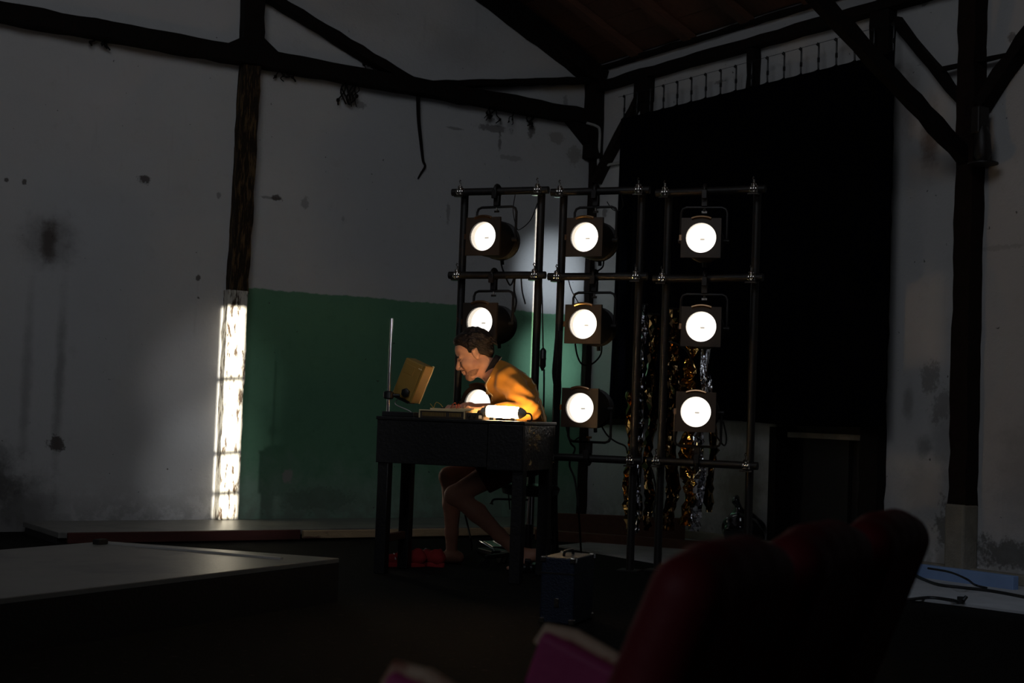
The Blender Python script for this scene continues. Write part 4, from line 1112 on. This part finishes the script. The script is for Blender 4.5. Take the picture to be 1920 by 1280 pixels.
for i, (px, y0, y1, D, wd, m, lab, tn) in enumerate([
    (1184, 735, 1000, 8.75, .045, 'gold_foil', 'narrow gold foil strip beside the edge of the black curtain', .5),
    (1206, 572, 1000, 8.9, .04, 'silver_foil', 'long silver foil strip hanging beside the corner rig', -.3),
    (1226, 590, 995, 8.95, .06, 'bronze_foil', 'dark bronze foil strip between the corner rig and the curtain rig', .25),
    (1268, 580, 995, 8.75, .085, 'bronze_foil', 'bronze foil strip behind the left post of the curtain rig', .2),
    (1298, 620, 985, 8.7, .09, 'gold_foil', 'broad gold foil strip hanging behind the lamps of the curtain rig', .6),
    (1326, 640, 738, 8.68, .06, 'silver_foil', 'short bright silver foil strip between two lamps of the curtain rig', -.1),
    (1312, 800, 996, 8.66, .07, 'silver_foil', 'low silver foil strip trailing to the floor under the curtain rig', .4),
    (1336, 790, 960, 8.72, .05, 'bronze_foil', 'small bronze foil strip beside the low silver foil', -.5)]):
    a, c = P(px, y0, D), P(px, y1, D)
    base_t = math.atan2(dir_world(1, 0).y, dir_world(1, 0).x)
    o = foil(a, wd, a.z - max(c.z, .03), m, lab, base_t + tn, 11 + i, .004 if i == 5 else .017)
    if i == 5: o.rotation_euler.x = R_(-14)
bgp = FL(1390, 1030); F = Field((-.2, -.2, -.02), (.2, .2, .32), .007)
F.ell((0, 0, .12), (.13, .12, .11), None, .02); F.ell((.05, -.02, .1), (.1, .1, .1), None, .04); F.seg((-.02, 0, .2), (-.03, .0, .255), .04, .015, .04); F.seg((-.03, 0, .255), (-.05, .01, .285), .015, .03, .01)
G = F.win(F.lo, F.lo + F.n * F.res)[1]
F.d = (F.d + .008 * np.sin(60 * G[0] + 30 * G[2]) * np.sin(40 * G[1] + 25 * G[2] + 2)).astype(np.float32); F.d = np.maximum(F.d, .002 - G[2]).astype(np.float32)
V, FF = F.mesh(); me = bpy.data.meshes.new('plastic_bag'); me.from_pydata(V.tolist(), [], FF.tolist())
bm = bmesh.new(); bm.from_mesh(me); bmesh.ops.recalc_face_normals(bm, faces=bm.faces); bm.to_mesh(me); bm.free()
me.polygons.foreach_set('use_smooth', [True] * len(me.polygons)); o = link('plastic_bag', me, 'bag'); o.location = bgp; o.scale = (1.05, 1.05, 1.15)
tag(o, 'shiny black plastic bag on the floor by the curtain rig', 'bag')

# ------------------------------------------------------------------ cables
def cable(pts, r, label, D=8.3, m='cable', n=6, floor=False):
    w = []
    for p in pts:
        if len(p) == 2: w.append(P(p[0], p[1], D))
        else: w.append(P(*p) if p[2] > 0 else FL(p[0], p[1], r + .002 - p[2] * 0))
    q = MB(); q.tube(catmull(w, n), r, 7)
    return tag(q.build('cable', m), label, 'cable')
cable([(938, 478, 8.42), (941, 500, 8.36), (946, 513, 8.24), (952, 528, 8.3), (958, 534, 8.3), (966, 516, 8.3)], .005, 'black lead looping from the topmost lamp over the second bar by the green wall')
cable([(966, 365, 8.25), (962, 395, 8.28), (968, 425, 8.28), (975, 430, 8.28), (995, 412, 8.25), (1008, 380, 8.22)], .0028, 'thin safety wire beside the topmost lamp by the green wall')
cable([(965, 520, 8.27), (964, 545, 8.3), (968, 565, 8.3), (964, 585, 8.3)], .006, 'dark chain hanging beside the second lamp by the green wall')
cable([(977, 520, 8.25), (979, 545, 8.27), (985, 570, 8.27)], .0045, 'short loose cable end under the second bar by the green wall')
cable([(1132, 485, 8.3), (1130, 500, 8.25), (1120, 508, 8.16), (1112, 513, 8.13)], .005, 'black lead from the topmost lamp at the wall corner')
cable([(1165, 365, 8.1), (1168, 385, 8.12), (1160, 395, 8.14), (1148, 392, 8.16), (1138, 378, 8.17)], .0028, 'thin safety wire beside the topmost lamp at the wall corner')
cable([(1066, 525, 8.2), (1072, 545, 8.22), (1086, 570, 8.24)], .003, 'thin wire from the second bar to a lamp at the wall corner')
cable([(1128, 644, 8.3), (1126, 665, 8.3), (1110, 682, 8.27), (1092, 683, 8.25), (1082, 665, 8.24), (1078, 640, 8.22)], .005, 'black lead hanging in a loop under the second lamp at the corner')
cable([(1125, 793, 8.28), (1138, 815, 8.25), (1155, 828, 8.2), (1172, 836, 8.14), (1176, 848, 8.1)], .005, 'black lead from the bottom lamp at the corner to the bottom bar')
cable([(1062, 800, 8.25), (1070, 830, 8.22), (1078, 842, 8.22), (1068, 870, 8.24), (1078, 900, 8.2), (1085, 960, 8.0), (1090, 1045, -1)], .006, 'black cable dropping past the end of the stand to the floor')
cable([(1078, 825, 8.2), (1088, 820, 8.22), (1094, 835, 8.24), (1092, 855, 8.22)], .004, 'twisted lead at the bottom bar near the corner lamp')
cable([(951, 898, 8.35), (953, 920, 8.35), (956, 955, 8.35)], .004, 'thin lead hanging behind the legs of the man')
cable([(872, 965, 8.5), (878, 990, 8.45), (884, 1018, 8.4), (884, 1030, -1)], .006, 'black cable running down behind the shin of the man')
cable([(1035, 880, 7.95), (1042, 900, 7.95), (1034, 930, 7.95), (1030, 960, 8.0), (1034, 1010, 8.0)], .005, 'black cable hanging inside the back leg of the stand')
cable([(1335, 800, 8.1), (1345, 820, 8.1), (1358, 835, 8.1), (1362, 820, 8.1), (1356, 790, 8.1)], .005, 'black lead looping behind the bottom lamp of the curtain rig')
cable([(1222, 880, 8.6), (1230, 920, 8.6), (1226, 960, 8.55), (1235, 1000, 8.5), (1240, 1040, -1)], .006, 'black cable trailing down between the corner rig and the curtain rig')
cable([(1250, 640, 8.2), (1270, 645, 8.2), (1290, 660, 8.25), (1300, 690, 8.3)], .005, 'black lead arching from the post of the curtain rig')
ic = thing('inline_switch', 'black inline switch box on a cable beside the green wall rig', 'switch', P(1019, 675, 8.15))
q = MB(); q.tube(catmull([P(1015, 525, 8.2), P(1017, 580, 8.16), P(1018, 640, 8.15), P(1018.5, 655, 8.15)], 6), .004, 7); q.build('cable', 'cable', ic)
q = MB(); q.lathe(P(1018.5, 652, 8.15), Vector((0, 0, -1)), [(0, .006), (.01, .014), (.016, .018), (.055, .018), (.06, .02), (.066, .018), (.105, .018), (.112, .013), (.13, .005)], 14); q.build('housing', 'black_plastic', ic)
q = MB(); q.tube(catmull([P(1020, 692, 8.15), P(1020, 720, 8.15), P(1019, 770, 8.17), P(1017, 800, 8.2), P(1015, 860, 8.22), P(1018, 960, 8.2), FL(1020, 1055)], 6), .005, 7); q.build('cable', 'cable', ic)
q = MB()
for k in range(7):
    oo = random.uniform(-6, 6); q.tube(catmull([P(1049 + oo, 620, 8.2), P(1046 + oo * 1.2, 665, 8.18), P(1044 + oo * 1.3, 700, 8.18), P(1046 + oo, 735, 8.2), P(1044 + oo * .6, 790, 8.22), P(1040 + oo * .8, 900, 8.22), P(1040 + oo, 1000, 8.2), FL(1042 + oo, 1052)], 5), .005, 6)
tag(q.build('cable_bundle', 'cable'), 'thick bundle of black cables tied along the corner rig post', 'cables')
a = [FL(x, y, .02) for x, y in ((1690, 1070), (1705, 1075), (1730, 1085), (1760, 1096), (1800, 1101), (1860, 1108), (1925, 1120))]
for p in a[:2]: p.z = .03
q = MB(); q.tube(catmull(a, 6), .009, 8); tag(q.build('cable', 'cable'), 'thick black cable snaking over the pale floor strip', 'cable')
q = MB(); q.tube(catmull([FL(1740, 1065, .09), FL(1780, 1072, .09), FL(1812, 1085, .09), FL(1828, 1096, .03), FL(1850, 1102, .02)], 6), .006, 8); tag(q.build('cable', 'cable'), 'thin black cable draped over the blue lit board', 'cable')
q = MB(); q.tube(catmull([FL(1690, 1126, .02), FL(1740, 1120, .02), FL(1780, 1124, .022), FL(1800, 1128, .03)], 6), .008, 8); q.box(FL(1802, 1124, .03), (.03, .03, .03), rz=.4); q.cyl(FL(1806, 1126, .03), FL(1812, 1118, .05), .009, 8)
tag(q.build('cable', 'cable'), 'black cable with a plug lying on the pale floor', 'cable')

# ------------------------------------------------------------------ theatre seats in the foreground
rv = np.array([.47, .883]); bv = np.array([.883, -.47])
def SP(s, t, z): q = rv * s + bv * t; return to_world((q[0], q[1], z))
srz = math.atan2((SP(1, 0, 0) - SP(0, 0, 0)).y, (SP(1, 0, 0) - SP(0, 0, 0)).x)
SW = .393
def seat_sdf(build, name, m, t, lo, hi, res=.008):
    F = Field(lo, hi, res); build(F); V, FF = F.mesh(); me = bpy.data.meshes.new(name); me.from_pydata(V.tolist(), [], FF.tolist())
    bm = bmesh.new(); bm.from_mesh(me); bmesh.ops.recalc_face_normals(bm, faces=bm.faces); bm.to_mesh(me); bm.free()
    me.polygons.foreach_set('use_smooth', [True] * len(me.polygons)); return link(name, me, m, t)
def make_seat(label, last=False):
    # local: x along the row, -y backwards (towards the camera), +y the way the sitter faces
    t = thing('theatre_seat', label, 'seat', group='row of red theatre seats')
    w2 = SW / 2 - .024
    def back(F):
        for x in np.linspace(-w2 + .05, w2 - .05, 5):
            zz = .004 if abs(x) < .12 else -.006
            F.seg((x, .0, .36), (x, -.115, .665 + zz), .05, .045, .035)
    seat_sdf(back, 'backrest', 'seat_red', t, (-.25, -.25, .25), (.25, .1, .8))
    def cush(F):
        for x in np.linspace(-w2 + .06, w2 - .06, 4): F.seg((x, .05, .36), (x, .28, .385), .055, .055, .04)
    seat_sdf(cush, 'cushion', 'seat_red', t, (-.25, -.05, .25), (.25, .5, .5))
    q = MB(); q.box((0, .2, .155), (.06, .3, .31)); q.build('pedestal', 'deck_dark', t, local=True, bevel=.01)
    return t
def make_arm(t, x):
    q = MB(); q.prism([(x - .021, .215, .552), (x - .021, .24, .48), (x - .021, .215, .05), (x - .021, -.0, .05), (x - .021, -.04, .46)], (.042, 0, 0)); arm = q.build('arm', 'seat_purple', t, local=True, bevel=.012, seg=3)
    q = MB(); q.tube([(x, .228, .53), (x, .214, .551), (x, .17, .546), (x, .12, .526), (x, .05, .498), (x, .0, .478)], [.007, .0095, .010, .010, .009, .007], 10); q.build('arm_pad', 'worn_pad', arm, local=True)
    q = MB(); q.box((x, .18, .025), (.05, .3, .05)); q.build('arm_foot', 'deck_dark', arm, local=True)
T0 = -.685
labs = ['red theatre seat at the near end of the row', 'red theatre seat in the middle of the row', 'red theatre seat at the far end, its rounded back against the lit wall']
ss = [1.63, 2.023, 2.416]
for i, s in enumerate(ss):
    o = make_seat(labs[i]) if i == 0 else copy_tree(seat0)
    if i == 0: seat0 = o
    o['label'] = labs[i]; o.location = SP(s, T0, 0); o.rotation_euler = (0, 0, srz)
seats = [o for o in COL.objects if o.get('category') == 'seat']
for o in seats: make_arm(o, SW / 2)
make_arm(seats[0], -SW / 2)
